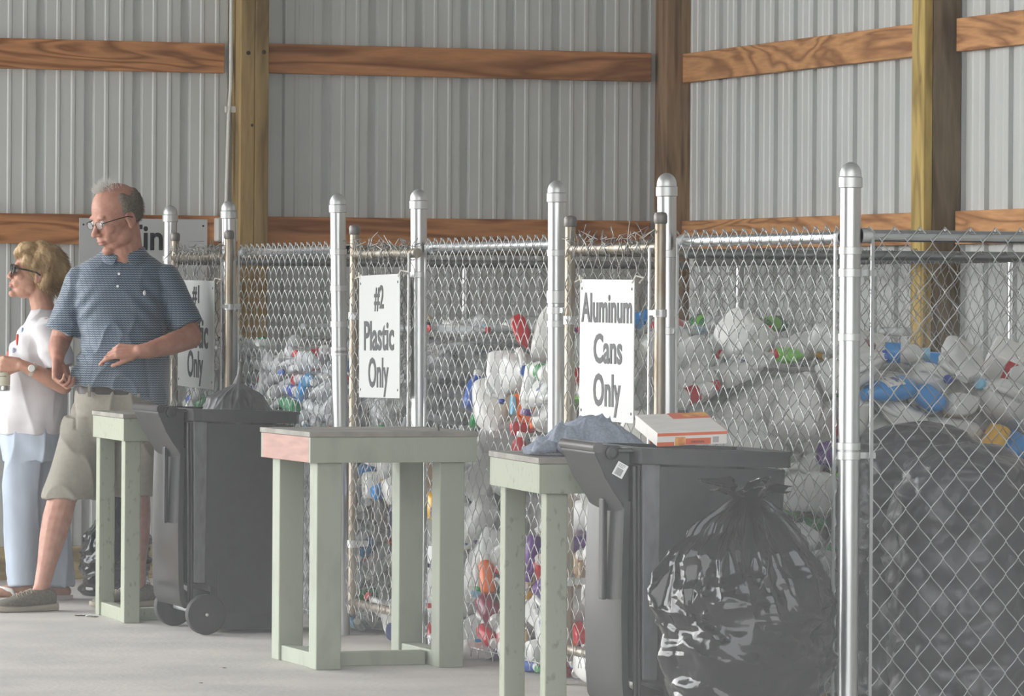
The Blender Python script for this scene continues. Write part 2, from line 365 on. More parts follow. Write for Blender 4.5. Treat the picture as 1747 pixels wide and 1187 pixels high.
def gate(ya, yb, label, seed, zr=1.47, near=True):
    g = empty('chain_link_gate', (GX, (ya + yb) / 2, 0), label=label, cat='gate'); h = (ya - yb) / 2; r = .0175
    for s in ((-1, 1) if near else (1,)):
        u = MB().lathe([(r, .10), (r, 1.56)], 18, Matrix.Translation((0, s * h, 0))).build('gate_upright', m_old, g, smooth=.6)
        MB().lathe([(r + .001, 1.545), (r + .004, 1.55), (r + .004, 1.572), (r, 1.58), (.003, 1.583)], 18, Matrix.Translation((0, s * h, 0))).build('cap', mat('dark_cap', (.2, .19, .18), .5, .6), u, smooth=.6)
    MB().tube([(0, -h, zr), (0, h, zr)], r, 16).build('gate_rail', m_old, g, smooth=.8)
    MB().tube([(0, -h, .14), (0, h, .14)], r, 16).build('gate_rail', m_old, g, smooth=.8)
    wires('wire_mesh', (-.02, -h), (-.02, h), .09, zr + .03, m_wold, g, seed=seed, loose=.006)
    lt = MB()
    rng = np.random.RandomState(seed)
    for k in range(16):                                # loose ends twisted round the top rail
        y = rng.uniform(-h * .9, h * .9); a = np.linspace(0, rng.uniform(4, 9), 14); q = rng.uniform(.019, .028)
        lt.tube(np.stack([-q * np.cos(a), y + a * rng.uniform(-.006, .006), zr - q * np.sin(a)], 1), .0017, 5)
        lt.tube([(-.02, y, zr + .015), (-.025 + rng.normal(0, .006), y + rng.normal(0, .03), zr + .03), (-.02, y + rng.normal(0, .05), zr + rng.uniform(.03, .06))], .0016, 5)
    lt.build('twisted_wire_ends', m_wold, g, kind='stuff')
    for z in (.35, 1.22): 
        b = MB(); band(b, z, r, .03, .004, (0, h)); b.box(.012, .06, h - .006, h + .006, z + .004, z + .026); b.build('hinge', m_brk, g)
    if near: b = MB(); band(b, 1.25, r, .025, .004, (0, -h)); b.box(.010, .05, -h - .006, -h + .006, 1.252, 1.275); b.box(-.026, -.014, -h - .03, -h + .03, 1.256, 1.272); b.build('latch', m_brk, g)
    MB().box(-.026, -.020, -h + .03, -h + .04, .12, zr).build('tension_bar', m_brk, g)
    return g
gate(19.76, 18.89, 'farthest chain-link gate, right behind the man in the blue shirt', 11)
gate(17.12, 16.335, 'middle chain-link gate, behind the stand with the pinkish end', 12, near=False)
gate(14.69, 13.85, 'nearest chain-link gate, carrying the Aluminum Cans sign', 13)
# return panel, dividers, rear fences
XB = 7.86; XE = 7.81
def cross_fence(name, x0, x1, y, z, label, seed, m=m_galr, mw=m_wire, r=.0175, posts=(), mesh=True):
    p = empty(name, (x0, y, 0), label=label, cat='fence')
    rail_clean('top_rail', (-.008, 0, z), (x1 - x0, 0, z), m, p, r, cups=name == 'return_fence')
    if mesh: wires('wire_mesh', (.012, -.018), (x1 - x0, -.018), .03, z + .022, mw, p, seed=seed, per=8 if name == 'return_fence' else 6, n=4 if name == 'return_fence' else 3)
    for x in posts: MB().lathe([(.02, 0), (.02, z - .02)], 16, Matrix.Translation((x - x0, 0, 0))).build('line_post', m_galv, p, smooth=.6)
    return p
rf = cross_fence('return_fence', FX + .04, XE, YP[6], 1.495, 'nearest chain-link fence at right, in front of the big black bags', 21)
MB().box(.016, .026, -.024, -.018, .04, 1.49).build('tension_bar', m_galv, rf)
cross_fence('divider_fence', FX + .04, XE, YP[5], 1.452, 'dark railed divider fence behind the big black bags', 22, m=mat('dull_rail', (.30, .31, .32), .4, .8), mw=m_wold, r=.016)
cross_fence('divider_fence', FX + .04, XE, YP[2], 1.49, 'middle divider fence between clear bottles and jugs', 23, m=m_old, mw=m_wold)
cross_fence('end_fence', FX + .04, XE, YP[0], 1.46, 'far end fence behind the clear bottles', 24, m=mat('dull_rail', (.3, .3, .3)), mw=m_wold, posts=(6.74,))
p = empty('rear_fence', (XB, YP[6], 0), label='rear chain-link fence along the right wall behind the jugs', cat='fence')
rail_clean('top_rail', (0, 0, 1.475), (0, YP[0] - YP[6], 1.475), MATS['dull_rail'], p, .0175, cups=False)
wires('wire_mesh', (-.018, 0), (-.018, YP[0] - YP[6]), .03, 1.49, m_wold, p, seed=25, per=6, n=3)
for y in (19.56, 16.7, 14.2): MB().lathe([(.02, 0), (.02, 1.46)], 16, Matrix.Translation((0, y - YP[6], 0))).build('line_post', m_galv, p, smooth=.6)

# ---------------------------------------------------------------- signs
m_sign = mat('white_sign_panel', (.53, .545, .54), .30, 0, .5)
m_ink = mat('black_sign_ink', (.012, .013, .02), .5)
m_rope = mat('white_tie', (.7, .68, .6), .8)
def sign(x, yc, zc, w, h, lines, label, axis='X', tilt=0):
    """a thin panel; local text frame faces -X (axis X) or -Y (axis Y)"""
    s = empty('sign', (x, yc, zc), label=label, cat='sign')
    if axis == 'X': R = Matrix(((0, 0, -1), (-1, 0, 0), (0, 1, 0))).to_4x4()   # text x -> -Y, y -> Z, normal -> -X
    else: R = Matrix(((1, 0, 0), (0, 0, -1), (0, 1, 0))).to_4x4()
    R = Matrix.Rotation(tilt, 4, 'X' if axis == 'X' else 'Y') @ R
    MB().box(-w / 2, w / 2, -h / 2, h / 2, -.002, .002, R).build('panel', m_sign, s, bevel=.0008)
    for t, ww, hh, dx, dy in lines:
        put_text(t, .1, m_ink, s, R @ Matrix.Translation((dx, dy, .0028)), bold=.0022, w=ww, h=hh)
    for a in (-1, 1):
        for b in (-1, 1): c = MB(); c.lathe([(.005, 0), (.005, .001)], 8, R @ Matrix.Translation((a * (w / 2 - .02), b * (h / 2 - .03), .002))); c.build('screw_hole', m_knot, s)
    if axis == 'X':
        for a in (-1, 1):
            t = MB(); rng = random.Random(a)
            t.tube([R @ Vector((a * (w / 2 - .015), h / 2 - .01, .004)), R @ Vector((a * (w / 2 + .01), h / 2 + .012, .0)), R @ Vector((a * (w / 2 + .03), h / 2 + .006, -.02)), R @ Vector((a * (w / 2 + .05), h / 2 - .01, .003))], .003, 6)
            t.build('tie', m_rope, s)
    return s
k = 5.253 / 5.27
SX = 5.253
sign(SX, 19.31 * k, 1.31 - .165 * k, .575, .455, [('#1', .11, .085, .0, .165), ('Plastic', .40, .13, .0, .005), ('Only', .25, .15, .0, -.145)], 'white sign reading #1 Plastic Only, partly behind the man', tilt=.01)
sign(SX, 16.712 * k, 1.31 - .149 * k, .50, .458, [('#2', .118, .098, .0, .142), ('Plastic', .37, .112, .0, .002), ('Only', .25, .148, -.005, -.152)], 'white sign reading #2 Plastic Only on the middle gate', tilt=-.015)
sign(SX, 14.262 * k, 1.31 - .170 * k, .505, .458, [('Aluminum', .47, .098, .0, .137), ('Cans', .265, .098, .015, .005), ('Only', .255, .140, .01, -.145)], 'white sign reading Aluminum Cans Only on the nearest gate', tilt=.004)
sign(5.49, YW - .052, 1.432, .61, .46, [('Tin', .187, .118, -.001, .144)], 'white sign on the back wall behind the man, letters in showing', axis='Y')
# ---------------------------------------------------------------- green wooden stands
from mathutils import noise as NZ
m_grn = mat('sage_green_paint', (.325, .36, .285), .6, vary=.5, scale=9, stretch=(1, 1, .5), bump=.0006, bscale=60, col2=(.28, .31, .245), thr=(.38, .5), detail=9)
m_grd = mat('dirty_green_paint', (.32, .345, .265), .65, vary=.5, scale=48, stretch=(1, 1, .6), col2=(.22, .235, .175), thr=(.30, .42), bump=.0006, bscale=60, detail=9)
m_top = mat('worn_grey_tabletop', (.30, .285, .25), .7, vary=.35, scale=10, detail=8)
m_pink = mat('pinkish_bare_plywood', (.44, .245, .20), .6, vary=.25, scale=14, stretch=(1, .4, 3), detail=8, col2=(.33, .185, .15))
m_edge = mat('plywood_edge', (.40, .33, .26), .7, vary=.3, scale=30, stretch=(.3, .3, 4))
def stand(x, y, rz, w, d, leg, label, face, zt=.835, pink=False, hidden_rail=True, li=(.045, .045)):
    """local origin at the front left corner; x along the front, y to the back"""
    t = empty('wooden_stand', (x, y, 0), rz, label=label, cat='wooden table')
    MB().box(-.004, w + .004, -.004, d + .004, zt - .018, zt).build('tabletop', [m_top], t, bevel=.002)
    a = zt - .019; b = zt - .108; th = .019
    MB().box(0, w, 0, th, b, a).build('apron', face, t, bevel=.0015)
    MB().box(0, w, d - th, d, b, a).build('apron', face, t, bevel=.0015)
    MB().box(0, th, th, d - th, b, a).build('apron', m_pink if pink else face, t, bevel=.0015)
    MB().box(w - th, w, th, d - th, b, a).build('apron', face, t, bevel=.0015)
    lx, ly = li
    for px in (lx, w - lx - leg):
        for py in (ly, d - ly - leg):
            MB().box(px, px + leg, py, py + leg, 0, b + .04 if False else b).build('leg', face, t, bevel=.004)
    for px in (lx + .01, w - lx - leg + .01):
        MB().box(px, px + leg - .02, ly + leg, d - ly - leg, .0, .055).build('base_rail', face, t, bevel=.003)
    MB().box(lx + leg, w - lx - leg, d * .30, d * .30 + .05, .0, .05).build('base_rail', face, t, bevel=.003)
    return t
tb = stand(4.70, 15.70, .0, .615, .62, .092, 'green wooden stand with pinkish bare end board, standing alone in the middle', m_grn, pink=True, li=(.035, .03))
nl = MB(); nl.lathe([(.0035, 0), (.0035, .022), (.008, .0225), (.008, .025)], 8, Matrix.Translation((.505, .1, .834))); nl.build('nail', m_knot, tb)
stand(4.658, 18.15, math.radians(-2), .56, .585, .066, 'green wooden stand between the man in blue and the far black cart', m_grd, li=(.01, .02))
stand(4.722, 13.36, math.radians(-6), .465, .67, .068, 'green wooden stand with the grey cloth, left of the nearest black cart', m_grd, zt=.825, li=(.028, .025))

# ---------------------------------------------------------------- black wheeled carts
m_blk = mat('black_cart_plastic', (.022, .022, .025), .42, spec=.5, vary=.25, scale=30, detail=6, bump=.0003, bscale=400)
m_blk2 = mat('scuffed_black_plastic', (.115, .115, .12), .5, vary=.3, scale=40, stretch=(1, 1, .4), detail=6)
m_gloss = mat('glossy_black_plastic', (.02, .02, .022), .22, spec=.6)
m_tire = mat('tyre_rubber', (.03, .03, .03), .7)
m_white = mat('white_paper', (.75, .75, .75), .5)
def ring(x0, x1, y0, y1, c, z, sl=0):
    pts = []
    for (cx, cy, a0) in ((x0 + c, y0 + c, 180), (x1 - c, y0 + c, 270), (x1 - c, y1 - c, 0), (x0 + c, y1 - c, 90)):
        for k in (0, 15, 45, 75, 90):
            a = math.radians(a0 + k); q = c * (.93 if k in (15, 75, 45) else 1)
            pts.append((cx + q * math.cos(a), cy + q * math.sin(a), z + sl * ((cx + q * math.cos(a)) - x0)))
    return np.array(pts)
def cart(x, y, rz, label, ln=.445, sticker=False, zt=.868):
    """local origin at the near handle-side corner; x runs from handle side to front, y away"""
    c = empty('wheeled_cart', (x, y, 0), rz, label=label, cat='wheeled bin')
    W = .50; hy = .05; hb = -.03
    rings = []
    for z, x0, x1, y0, y1 in ((.015, .10, ln - .045, .035, W - .035), (.16, .095, ln - .04, .03, W - .03), (.19, .02, ln - .04, .028, W - .028), (.45, .008, ln - .03, .016, W - .016), (zt - .05, 0, ln - .018, 0, W)):
        rings.append(ring(x0, x1, y0, y1, .055, z, -.03 if z > .7 else 0))
    inner = [r * 1.0 for r in rings[::-1]]
    cx, cy = ln / 2, W / 2
    for r in inner: r[:, 0] = cx + (r[:, 0] - cx) * .97; r[:, 1] = cy + (r[:, 1] - cy) * .97
    inner = inner[:-1]; inner[-1] = inner[-1] + (0, 0, .02)
    mb = MB(); mb.loft(rings + inner); mb.build('body', m_blk, c, smooth=.5)
    # rim flange
    f = MB(); o0 = ring(-.012, ln - .004, -.014, W + .014, .06, zt - .042, -.03); o1 = o0 + (0, 0, .036); o2 = ring(-.016, ln, -.018, W + .018, .06, zt - .006, -.03); o3 = o2 + (0, 0, .010)
    i3 = ring(.012, ln - .028, .012, W - .012, .05, zt + .004, -.03); i0 = i3 - (0, 0, .046)
    f.loft([o0, o1, o2, o3, i3, i0], False, False, closed=True); f.build('rim', m_blk, c, smooth=.5)
    # chamfer strip in paler grey than the body at the near corner, ridges beside it
    for name, xa, xb, ya, yb, mm in (('corner_strip', .004, .055, -.004, .004, m_blk2),):
        s = MB(); s.add([(xa + .012, ya - .0 + .012, .20), (xb + .004, ya + .012, .20), (xb + .006, ya - .003, zt - .046), (xa + .004, ya - .001, zt - .044), (xa + .014, .03, .20), (xb + .004, .03, .20), (xb + .006, .012, zt - .046), (xa + .004, .012, zt - .044)],
                        [(0, 1, 2, 3), (4, 7, 6, 5), (0, 4, 5, 1), (1, 5, 6, 2), (2, 6, 7, 3), (3, 7, 4, 0)]); s.build(name, mm, c, bevel=.003)
    for xa in (-.012, .0):
        MB().tube([(xa + .012, .024 + .012, .12), (xa + .006, .02, .45), (xa, .012, zt - .05)], .006, 8).build('corner_ridge', m_gloss, c, smooth=1)
    # side embossed panel
    e = MB()
    for xa, xb, z0, z1, dd in ((.085, ln - .06, .08, zt - .17, .004), (.115, ln - .085, .11, zt - .235, .008)):
        e.loft([np.array([(px, -dd + (.016 + .02 * (1 - (pz - .1) / .7)), pz) for px, pz in [(cx_ + .03 * math.cos(a), cz_ + .03 * math.sin(a)) for (cx_, cz_, a0) in ((xa + .03, z0 + .03, 180), (xb - .03, z0 + .03, 270), (xb - .03, z1 - .03, 0), (xa + .03, z1 - .03, 90)) for a in [math.radians(a0 + k) for k in (0, 30, 60, 90)]]]),
                np.array([(px, .03, pz) for px, pz in [(cx_ + .03 * math.cos(a), cz_ + .03 * math.sin(a)) for (cx_, cz_, a0) in ((xa + .03, z0 + .03, 180), (xb - .03, z0 + .03, 270), (xb - .03, z1 - .03, 0), (xa + .03, z1 - .03, 90)) for a in [math.radians(a0 + k) for k in (0, 30, 60, 90)]]])])
    e.build('side_panel', m_blk, c, smooth=.5)
    # hanging lid behind the handle side: a shallow dished slab
    R = []; n = 15
    for z, xo in ((.10, .012), (.13, -.004), (.20, -.010), (.40, -.014), (.60, -.010), (.72, -.006)):
        row = []
        for t in np.linspace(.03, W - .04, n): 
            q = (t - W / 2) / (W / 2); row.append((xo - .030 - .008 * abs(q) ** 6 + .012 * (1 - q * q), t, z))
        for t in np.linspace(W - .04, .03, n): row.append((xo - .012, t, z))
        R.append(np.array(row))
    MB().loft(R).build('lid', m_gloss, c, smooth=.6)
    MB().box(-.052, -.034, W / 2 - .02, W / 2 + .02, .42, .72).build('lid_grip', m_gloss, c, bevel=.006)
    # handle housing: wedge profile extruded across the cart
    prof = [(-.120, zt + .012), (-.122, zt - .016), (-.112, zt - .035), (-.090, zt - .085), (-.062, zt - .13), (-.044, zt - .155), (-.020, zt - .20), (-.016, zt - .01), (-.05, zt + .008)]
    hw = MB(); ya, yb = .05, W - .05
    A = np.array([(px, ya, pz) for px, pz in prof]); B = A + (0, yb - ya, 0); hw.loft([A, B]); hw.build('handle_housing', m_blk, c, smooth=.5, bevel=.003)
    g = MB(); g.tube([(-.112, ya - .004, zt + .002), (-.112, yb + .004, zt + .002)], .0165, 16); g.build('handle', m_gloss, c, smooth=.7)
    for yy in (ya - .008, yb - .002):
        h = MB(); q = Matrix.Translation((-.072, yy, zt - .012)) @ Matrix.Rotation(math.pi / 2, 4, 'X')
        h.lathe([(.020, -.006), (.020, .006), (.012, .008), (.012, .004)], 18, q); h.build('hinge_boss', m_blk, c, smooth=.6)
    MB().box(-.060, -.004, ya - .014, ya + .03, zt - .012, zt + .002).build('hinge_cap', m_gloss, c, bevel=.004)
    # wheels on an axle
    for yy in (.0, W - .0):
        s = -1 if yy < .2 else 1
        q = Matrix.Translation((.058, yy + s * .004, .078)) @ Matrix.Rotation(math.pi / 2, 4, 'X')
        wb = MB(); wb.lathe([(.060, -.022), (.074, -.020), (.078, -.012), (.078, .012), (.074, .020), (.060, .022)], 32, q); wh = wb.build('wheel', m_tire, c, smooth=.6)
        hb_ = MB(); hb_.lathe([(.058, -.014), (.058, .010 if s < 0 else -.016), (.030, .016 if s < 0 else -.018)], 32, q)
        hb_.lathe([(.054, .018), (.058, .021), (.062, .018)], 32, q); hb_.build('hub', m_blk, wh, smooth=.6)
        MB().lathe([(.007, -.024), (.007, .028), (.003, .031)], 12, q).build('axle_nut', mat('axle_nut', (.7, .7, .7), .3, .9), wh, smooth=.6)
    MB().tube([(.058, .0, .078), (.058, W, .078)], .009, 10).build('axle', m_brk, c)
    if sticker:
        T = Matrix.Translation((-.048, ya - .0095, zt - .062)) @ Matrix.Rotation(math.radians(29), 4, 'Y') @ Matrix.Rotation(math.pi / 2, 4, 'X')
        st = MB().box(-.017, .017, -.021, .021, 0, .001, T).build('sticker', m_white, c, bevel=.0004)
        bb = MB(); rr = random.Random(4); xx = -.012
        while xx < .010:
            wd = rr.choice((.0006, .001, .0014)); bb.box(xx, xx + wd, -.017, .004, .0011, .0014, T); xx += wd + rr.choice((.0006, .001))
        for k in range(3): bb.box(-.012, .006 + k * .002, .008 + k * .004, .0092 + k * .004, .0011, .0014, T)
        bb.build('barcode', m_ink, st)
    return c
cart(4.762, 17.50, math.radians(-1), 'black wheeled cart with a grey bag bulging from it, beside the far stand')
cart(4.81, 12.735, math.radians(-5.5), 'nearest black wheeled cart, barcode sticker on its handle housing', ln=.475, sticker=True, zt=.872)

# ---------------------------------------------------------------- bags and cloth
m_bag = mat('glossy_black_bag', (.008, .008, .009), .15, spec=.55)
m_bagm = mat('black_bag_film', (.022, .022, .026), .30, spec=.5, vary=.4, scale=5, col2=(.012, .012, .014))
m_bagt = mat('translucent_grey_bag', (.12, .12, .12), .35, vary=.5, scale=9, col2=(.05, .05, .055), alpha=.93)
def fold(p, f, seed, st=(1, 1, 1)):
    q = Vector((p[0] * st[0] * f + seed * 7.3, p[1] * st[1] * f + seed * 3.1, p[2] * st[2] * f))
    return NZ.ridged_multi_fractal(q, .9, 2.1, 3, 1.0, 2.0) - 1.0
def bag(name, x, y, prof, nseg, m, label, cat, amp=.02, pleat=.02, neck=.7, seed=1, sq=(1, 1), crease=.02, hst=2.5, z0=0, group=None, tilt=(0, 0), facet=.02, vs=9, creases=0):
    """tied bag: lathe profile, radial pleats below the knot, sharp horizontal creases, cellular facets"""
    o = empty(name, (x, y, z0), label=label, cat=cat, group=group)
    P = np.array(prof); s = np.linspace(0, 1, len(P)); u = np.linspace(0, 1, nseg // 2)
    rr = np.interp(u, s, P[:, 0]); zz = np.interp(u, s, P[:, 1])
    for _ in range(2): rr[1:-1] = (rr[:-2] + rr[1:-1] * 2 + rr[2:]) / 4; zz[1:-1] = (zz[:-2] + zz[1:-1] * 2 + zz[2:]) / 4
    H = P[:, 1].max(); rings = []; rng = random.Random(seed); ph = [rng.uniform(0, 6.28) for _ in range(8)]
    for i in range(len(u)):
        row = []
        hz = zz[i] / H
        for j in range(nseg):
            a = 2 * math.pi * j / nseg; cr, sr = math.cos(a), math.sin(a)
            r = rr[i]; base = np.array((cr * r * sq[0], sr * r * sq[1], zz[i]))
            big = NZ.noise(Vector((base[0] * 5 + seed, base[1] * 5, base[2] * 4))) * amp * 2
            near = math.exp(-((hz - neck) / .28) ** 2) * (1 if hz < neck + .05 else .7)
            k1 = (1 - abs(math.sin(a * 5.5 + ph[0] + 1.3 * math.sin(hz * 6 + ph[1])))) ** 2 + .6 * (1 - abs(math.sin(a * 11 + ph[2] + math.sin(hz * 9)))) ** 2
            pl = pleat * near * (k1 - .6)
            f1 = fold(base, 5, seed, (1, 1, hst)) * crease * (1 - .5 * near)
            d, pt = NZ.voronoi(Vector((base[0] * vs + seed, base[1] * vs, base[2] * vs * 1.5)))[:2]
            f2 = -(d[0]) * facet + (d[1] - d[0]) * facet * .4
            wgt = min(1, max(.0, (hz) / .08)) * (1 if hz < neck else .6)
            rad = r + (big + f1 + f2 + pl) * wgt * min(1, r / .06)
            row.append((cr * rad * sq[0] + tilt[0] * hz * hz, sr * rad * sq[1] + tilt[1] * hz * hz, max(0.002 if hz < .05 else .002, zz[i] + f1 * .3 * wgt)))
        rings.append(np.array(row))
    if creases:
        G = np.stack(rings); nR = len(rings); cen = G.mean(1, keepdims=True); rad_ = G[..., :2] - cen[..., :2]; rl = np.linalg.norm(rad_, axis=2, keepdims=True); un = rad_ / (rl + 1e-6)
        aa = np.arctan2(G[..., 1], G[..., 0]); zz_ = G[..., 2]; dd = np.zeros(aa.shape); RR = float(max(rr)); rn = np.random.RandomState(seed)
        for k in range(creases):
            a0 = rn.uniform(-math.pi, math.pi); z0_ = rn.uniform(.03, H * .93); up_ = z0_ > H * .62
            th = rn.normal(math.pi / 2 if up_ else 0, .35); L_ = rn.uniform(.05, .17); wd = rn.uniform(.0045, .009); am = rn.uniform(.004, .011) * (1 if rn.rand() < .75 else -1)
            dx = ((aa - a0 + math.pi) % (2 * math.pi) - math.pi) * RR; dz = zz_ - z0_; cth, sth = math.cos(th), math.sin(th)
            if up_: cth = cth + .5 * math.sin(a0) * 0
            t_ = dx * cth + dz * sth; n_ = -dx * sth + dz * cth + .10 * t_ * t_ / L_ * rn.choice((-1, 1))
            en = np.clip(1 - (np.abs(t_) / L_) ** 3, 0, 1)
            dd += am * en * np.where(n_ > 0, np.exp(-(n_ / wd)), np.exp(n_ / (wd * 2.6)))
        G[..., :2] += un * (dd * np.clip(rl[..., 0] / .08, 0, 1))[..., None]
        rings = list(G)
    MB().loft(rings).build('bag_film', m, o, smooth=3.2)
    return o
def tuft(o, c, r, h, m, seed, lobes=5):
    """gathered loose top above the knot"""
    rng = random.Random(seed); n = 90; rings = []
    for i in range(26):
        t = i / 25; row = []
        for j in range(n):
            a = 2 * math.pi * j / n
            w_ = 1 + .55 * t * math.sin(a * lobes + seed + 2 * t) + .3 * t * math.sin(a * 11 + seed * 2) + .5 * t * NZ.noise(Vector((math.cos(a) * 3, math.sin(a) * 3, t * 4 + seed)))
            q = (.25 + .75 * t ** .6) * r * w_
            row.append((c[0] + math.cos(a) * q, c[1] + math.sin(a) * q * .7, c[2] + h * (t - .45 * t * t * (1 + .6 * math.sin(a * 3 + seed))) + .02 * t * NZ.noise(Vector((math.cos(a) * 5, math.sin(a) * 5, seed)))))
        rings.append(np.array(row))
    MB().loft(rings, False, False).build('gathered_top', m, o, smooth=3.2)
b = bag('rubbish_bag', 4.985, 12.33, [(.12, 0), (.20, .01), (.215, .06), (.225, .14), (.255, .26), (.272, .38), (.272, .46), (.25, .53), (.20, .60), (.13, .68), (.06, .735), (.022, .755)], 360, m_bag,
        'big shiny black rubbish bag tied at the top, in front of the nearest cart', 'rubbish bag', amp=.020, pleat=.036, neck=.98, seed=3, crease=.011, facet=.034, sq=(1.0, .85), vs=4.2, hst=2.2, creases=150)
tuft(b, (0, 0, .735), .085, .085, m_bag, 2)
b = bag('rubbish_bag', 5.07, 19.89, [(.14, 0), (.165, .02), (.17, .12), (.155, .2), (.12, .29), (.07, .36), (.03, .42), (.018, .45)], 160, m_bag,
        'small shiny black rubbish bag on the floor by the back wall', 'rubbish bag', amp=.02, pleat=.03, neck=.9, seed=5, crease=.02)
tuft(b, (0, 0, .43), .05, .06, m_bag, 4)
m_bagh = mat('black_bag_film_over_cans', (.030, .030, .036), .36, spec=.5, bump=.0018, bscale=90, vary=.3, scale=4)
for i, (x, y, r, h, lab) in enumerate(((5.90, 12.84, .255, .885, 'big black bag of cans just behind the near fence mesh, left one'), (6.46, 12.84, .255, .90, 'big black bag of cans behind the near fence mesh, at the frame edge'),
        (6.03, 13.47, .255, .93, 'big black bag of cans in the second row of the bag bay'), (6.62, 13.47, .255, .90, 'black bag of cans at the back right of the bag bay'), (7.2, 12.95, .27, .9, 'black bag of cans near the right wall beyond the frame'))):
    bag('rubbish_bag', x, y, [(.15, 0), (r * .92, .015), (r * .98, .1), (r, h * .35), (r * 1.0, h * .6), (r * .96, h * .8), (r * .8, h * .92), (r * .45, h * .985), (.05, h), (.01, h)], 240, m_bagh, lab, 'rubbish bag', amp=.02, pleat=.0, neck=1.2, seed=11 + i, crease=.016, hst=3, facet=.03)
# bag bulging from the far cart
b = bag('rubbish_bag', 4.99, 17.72, [(.15, 0), (.155, .1), (.152, .2), (.138, .26), (.105, .31), (.06, .342), (.022, .362), (.011, .40), (.009, .43), (.012, .45)], 200, m_bagt,
        'grey translucent bag with a twisted top sticking out of the far black cart', 'rubbish bag', amp=.012, pleat=.010, neck=.75, seed=8, crease=.006, facet=.010, z0=.60, tilt=(.03, 0))
# crumpled cloth on the near stand
m_cloth = mat('slate_blue_cloth', (.29, .33, .40), .85, vary=.3, scale=120, stretch=(1, 1, 1), col2=(.22, .25, .31), detail=3)
def cloth(name, x, y, z, rad, h, label, seed=1, n=220):
    o = empty(name, (x, y, z), label=label, cat='cloth'); V = []; F = []
    m_ = 120
    for i in range(m_):
        t = i / (m_ - 1)
        for j in range(n):
            a = 2 * math.pi * j / n
            R_ = 1 + .16 * math.sin(2 * a + seed) + .14 * math.sin(3 * a + 2 * seed) + .06 * math.sin(7 * a)
            r = min(1, t * 1.06) * R_
            if t > .9: r = R_ * (1 - (t - .9) * .8)
            px, py = math.cos(a) * r * rad[0], math.sin(a) * r * rad[1]
            dome = (1 - min(1, t / .96) ** 2.6)
            q = Vector((px * 7 + seed, py * 7, 0)); wv = Vector((NZ.noise(q * 1.3), NZ.noise(q * 1.3 + Vector((5, 5, 5))), 0)) * 1.1
            f = (1 - abs(NZ.noise(q * 1.1 + wv))) ** 3 * .9 + (1 - abs(NZ.noise(q * 2.3 + wv * 1.7 + Vector((9, 0, 0))))) ** 4 * .5
            lump = .75 + .5 * NZ.noise(Vector((px * 6 + seed, py * 6, 3)))
            pz = h * dome * lump + (f - .55) * .030 * (dome ** .3) + .004
            if t > .93: pz = max(.001, .006 * (1 - t) / .07)
            out = (f - .5) * .02 * (1 - dome)
            V.append((px + math.cos(a) * out, py + math.sin(a) * out, max(.001, pz)))
    for i in range(m_ - 1):
        for j in range(n): a, b2 = i * n + j, i * n + (j + 1) % n; F.append((a, a + n, b2 + n, b2))
    F.append(tuple(range((m_ - 1) * n, m_ * n)))
    MB().add(V, F).build('cloth', m_cloth, o, smooth=3.2); return o
cl = cloth('crumpled_cloth', 4.965, 13.58, .826, (.17, .13), .135, 'crumpled slate blue cloth heaped on the near green stand', seed=2)
tl = MB(); tl.tube([(-.14, -.07, .02), (-.17, -.085, .030), (-.19, -.09, .018), (-.205, -.095, .03), (-.215, -.09, .012)], [.022, .02, .014, .02, .01], 12)
tl.sphere((-.10, -.10, .028), (.045, .035, .027), 18, 12); tl.build('loose_corner', m_cloth, cl, smooth=3.2)
# frozen food carton lying on the near cart
m_cw = mat('white_carton', (.72, .70, .66), .45, vary=.1, scale=14, stretch=(1, 5, 1)); m_co = mat('orange_red_carton_print', (.62, .12, .045), .45); m_cf = mat('food_photo_print', (.75, .36, .08), .5, vary=.6, scale=40, col2=(.5, .15, .04))
ct = empty('food_carton', (5.0, 12.90, .905), 0, label='white and orange frozen food carton lying on the nearest cart', cat='carton')
ct.rotation_euler = (math.radians(13), math.radians(-2), math.radians(-3))
TB = MB(); Lc, Dc, Hc = .215, .215, .040
MB().box(-Lc / 2, Lc / 2, -Dc / 2, Dc / 2, 0, Hc).build('box', m_cw, ct, bevel=.0015)
fr = MB(); fr.box(-Lc / 2, Lc / 2 + .0006, -Dc / 2 - .0006, -Dc / 2, Hc - .010, Hc - .001)
fr.box(-.02, .058, -Dc / 2 - .0006, -Dc / 2, .002, .021); fr.box(-Lc / 2, -.055, -Dc / 2 - .0006, -Dc / 2, .0, .012)
fr.box(Lc / 2, Lc / 2 + .0006, -Dc / 2, Dc / 2, Hc - .006, Hc); fr.box(Lc / 2, Lc / 2 + .0006, -.07, .075, .006, .024)
fr.box(-.01, Lc / 2, .045, Dc / 2, Hc, Hc + .0006); fr.build('orange_print', m_co, ct)
MB().box(-.052, -.021, -Dc / 2 - .0009, -Dc / 2, .001, .026).build('food_photo', m_cf, ct)
MB().box(.03, Lc / 2, .06, Dc / 2, Hc, Hc + .0009).build('food_photo', m_cf, ct)
M1 = Matrix.Translation((.018, -Dc / 2 - .001, .0105)) @ Matrix.Rotation(math.pi / 2, 4, 'X')
put_text('ORIGINAL', .02, m_ink, ct, M1, w=.042, h=.007)
M2 = Matrix.Translation((Lc / 2 + .001, 0, .015)) @ Matrix(((0, 0, 1), (1, 0, 0), (0, 1, 0))).to_4x4()
put_text('ORIGINAL', .02, m_white, ct, M2, w=.12, h=.012)
bb = MB(); xx = .064
while xx < .082: bb.box(xx, xx + .0009, -Dc / 2 - .0008, -Dc / 2, .006, .024); xx += .0019
bb.build('barcode', mat('grey_print', (.25, .25, .26), .5), ct)
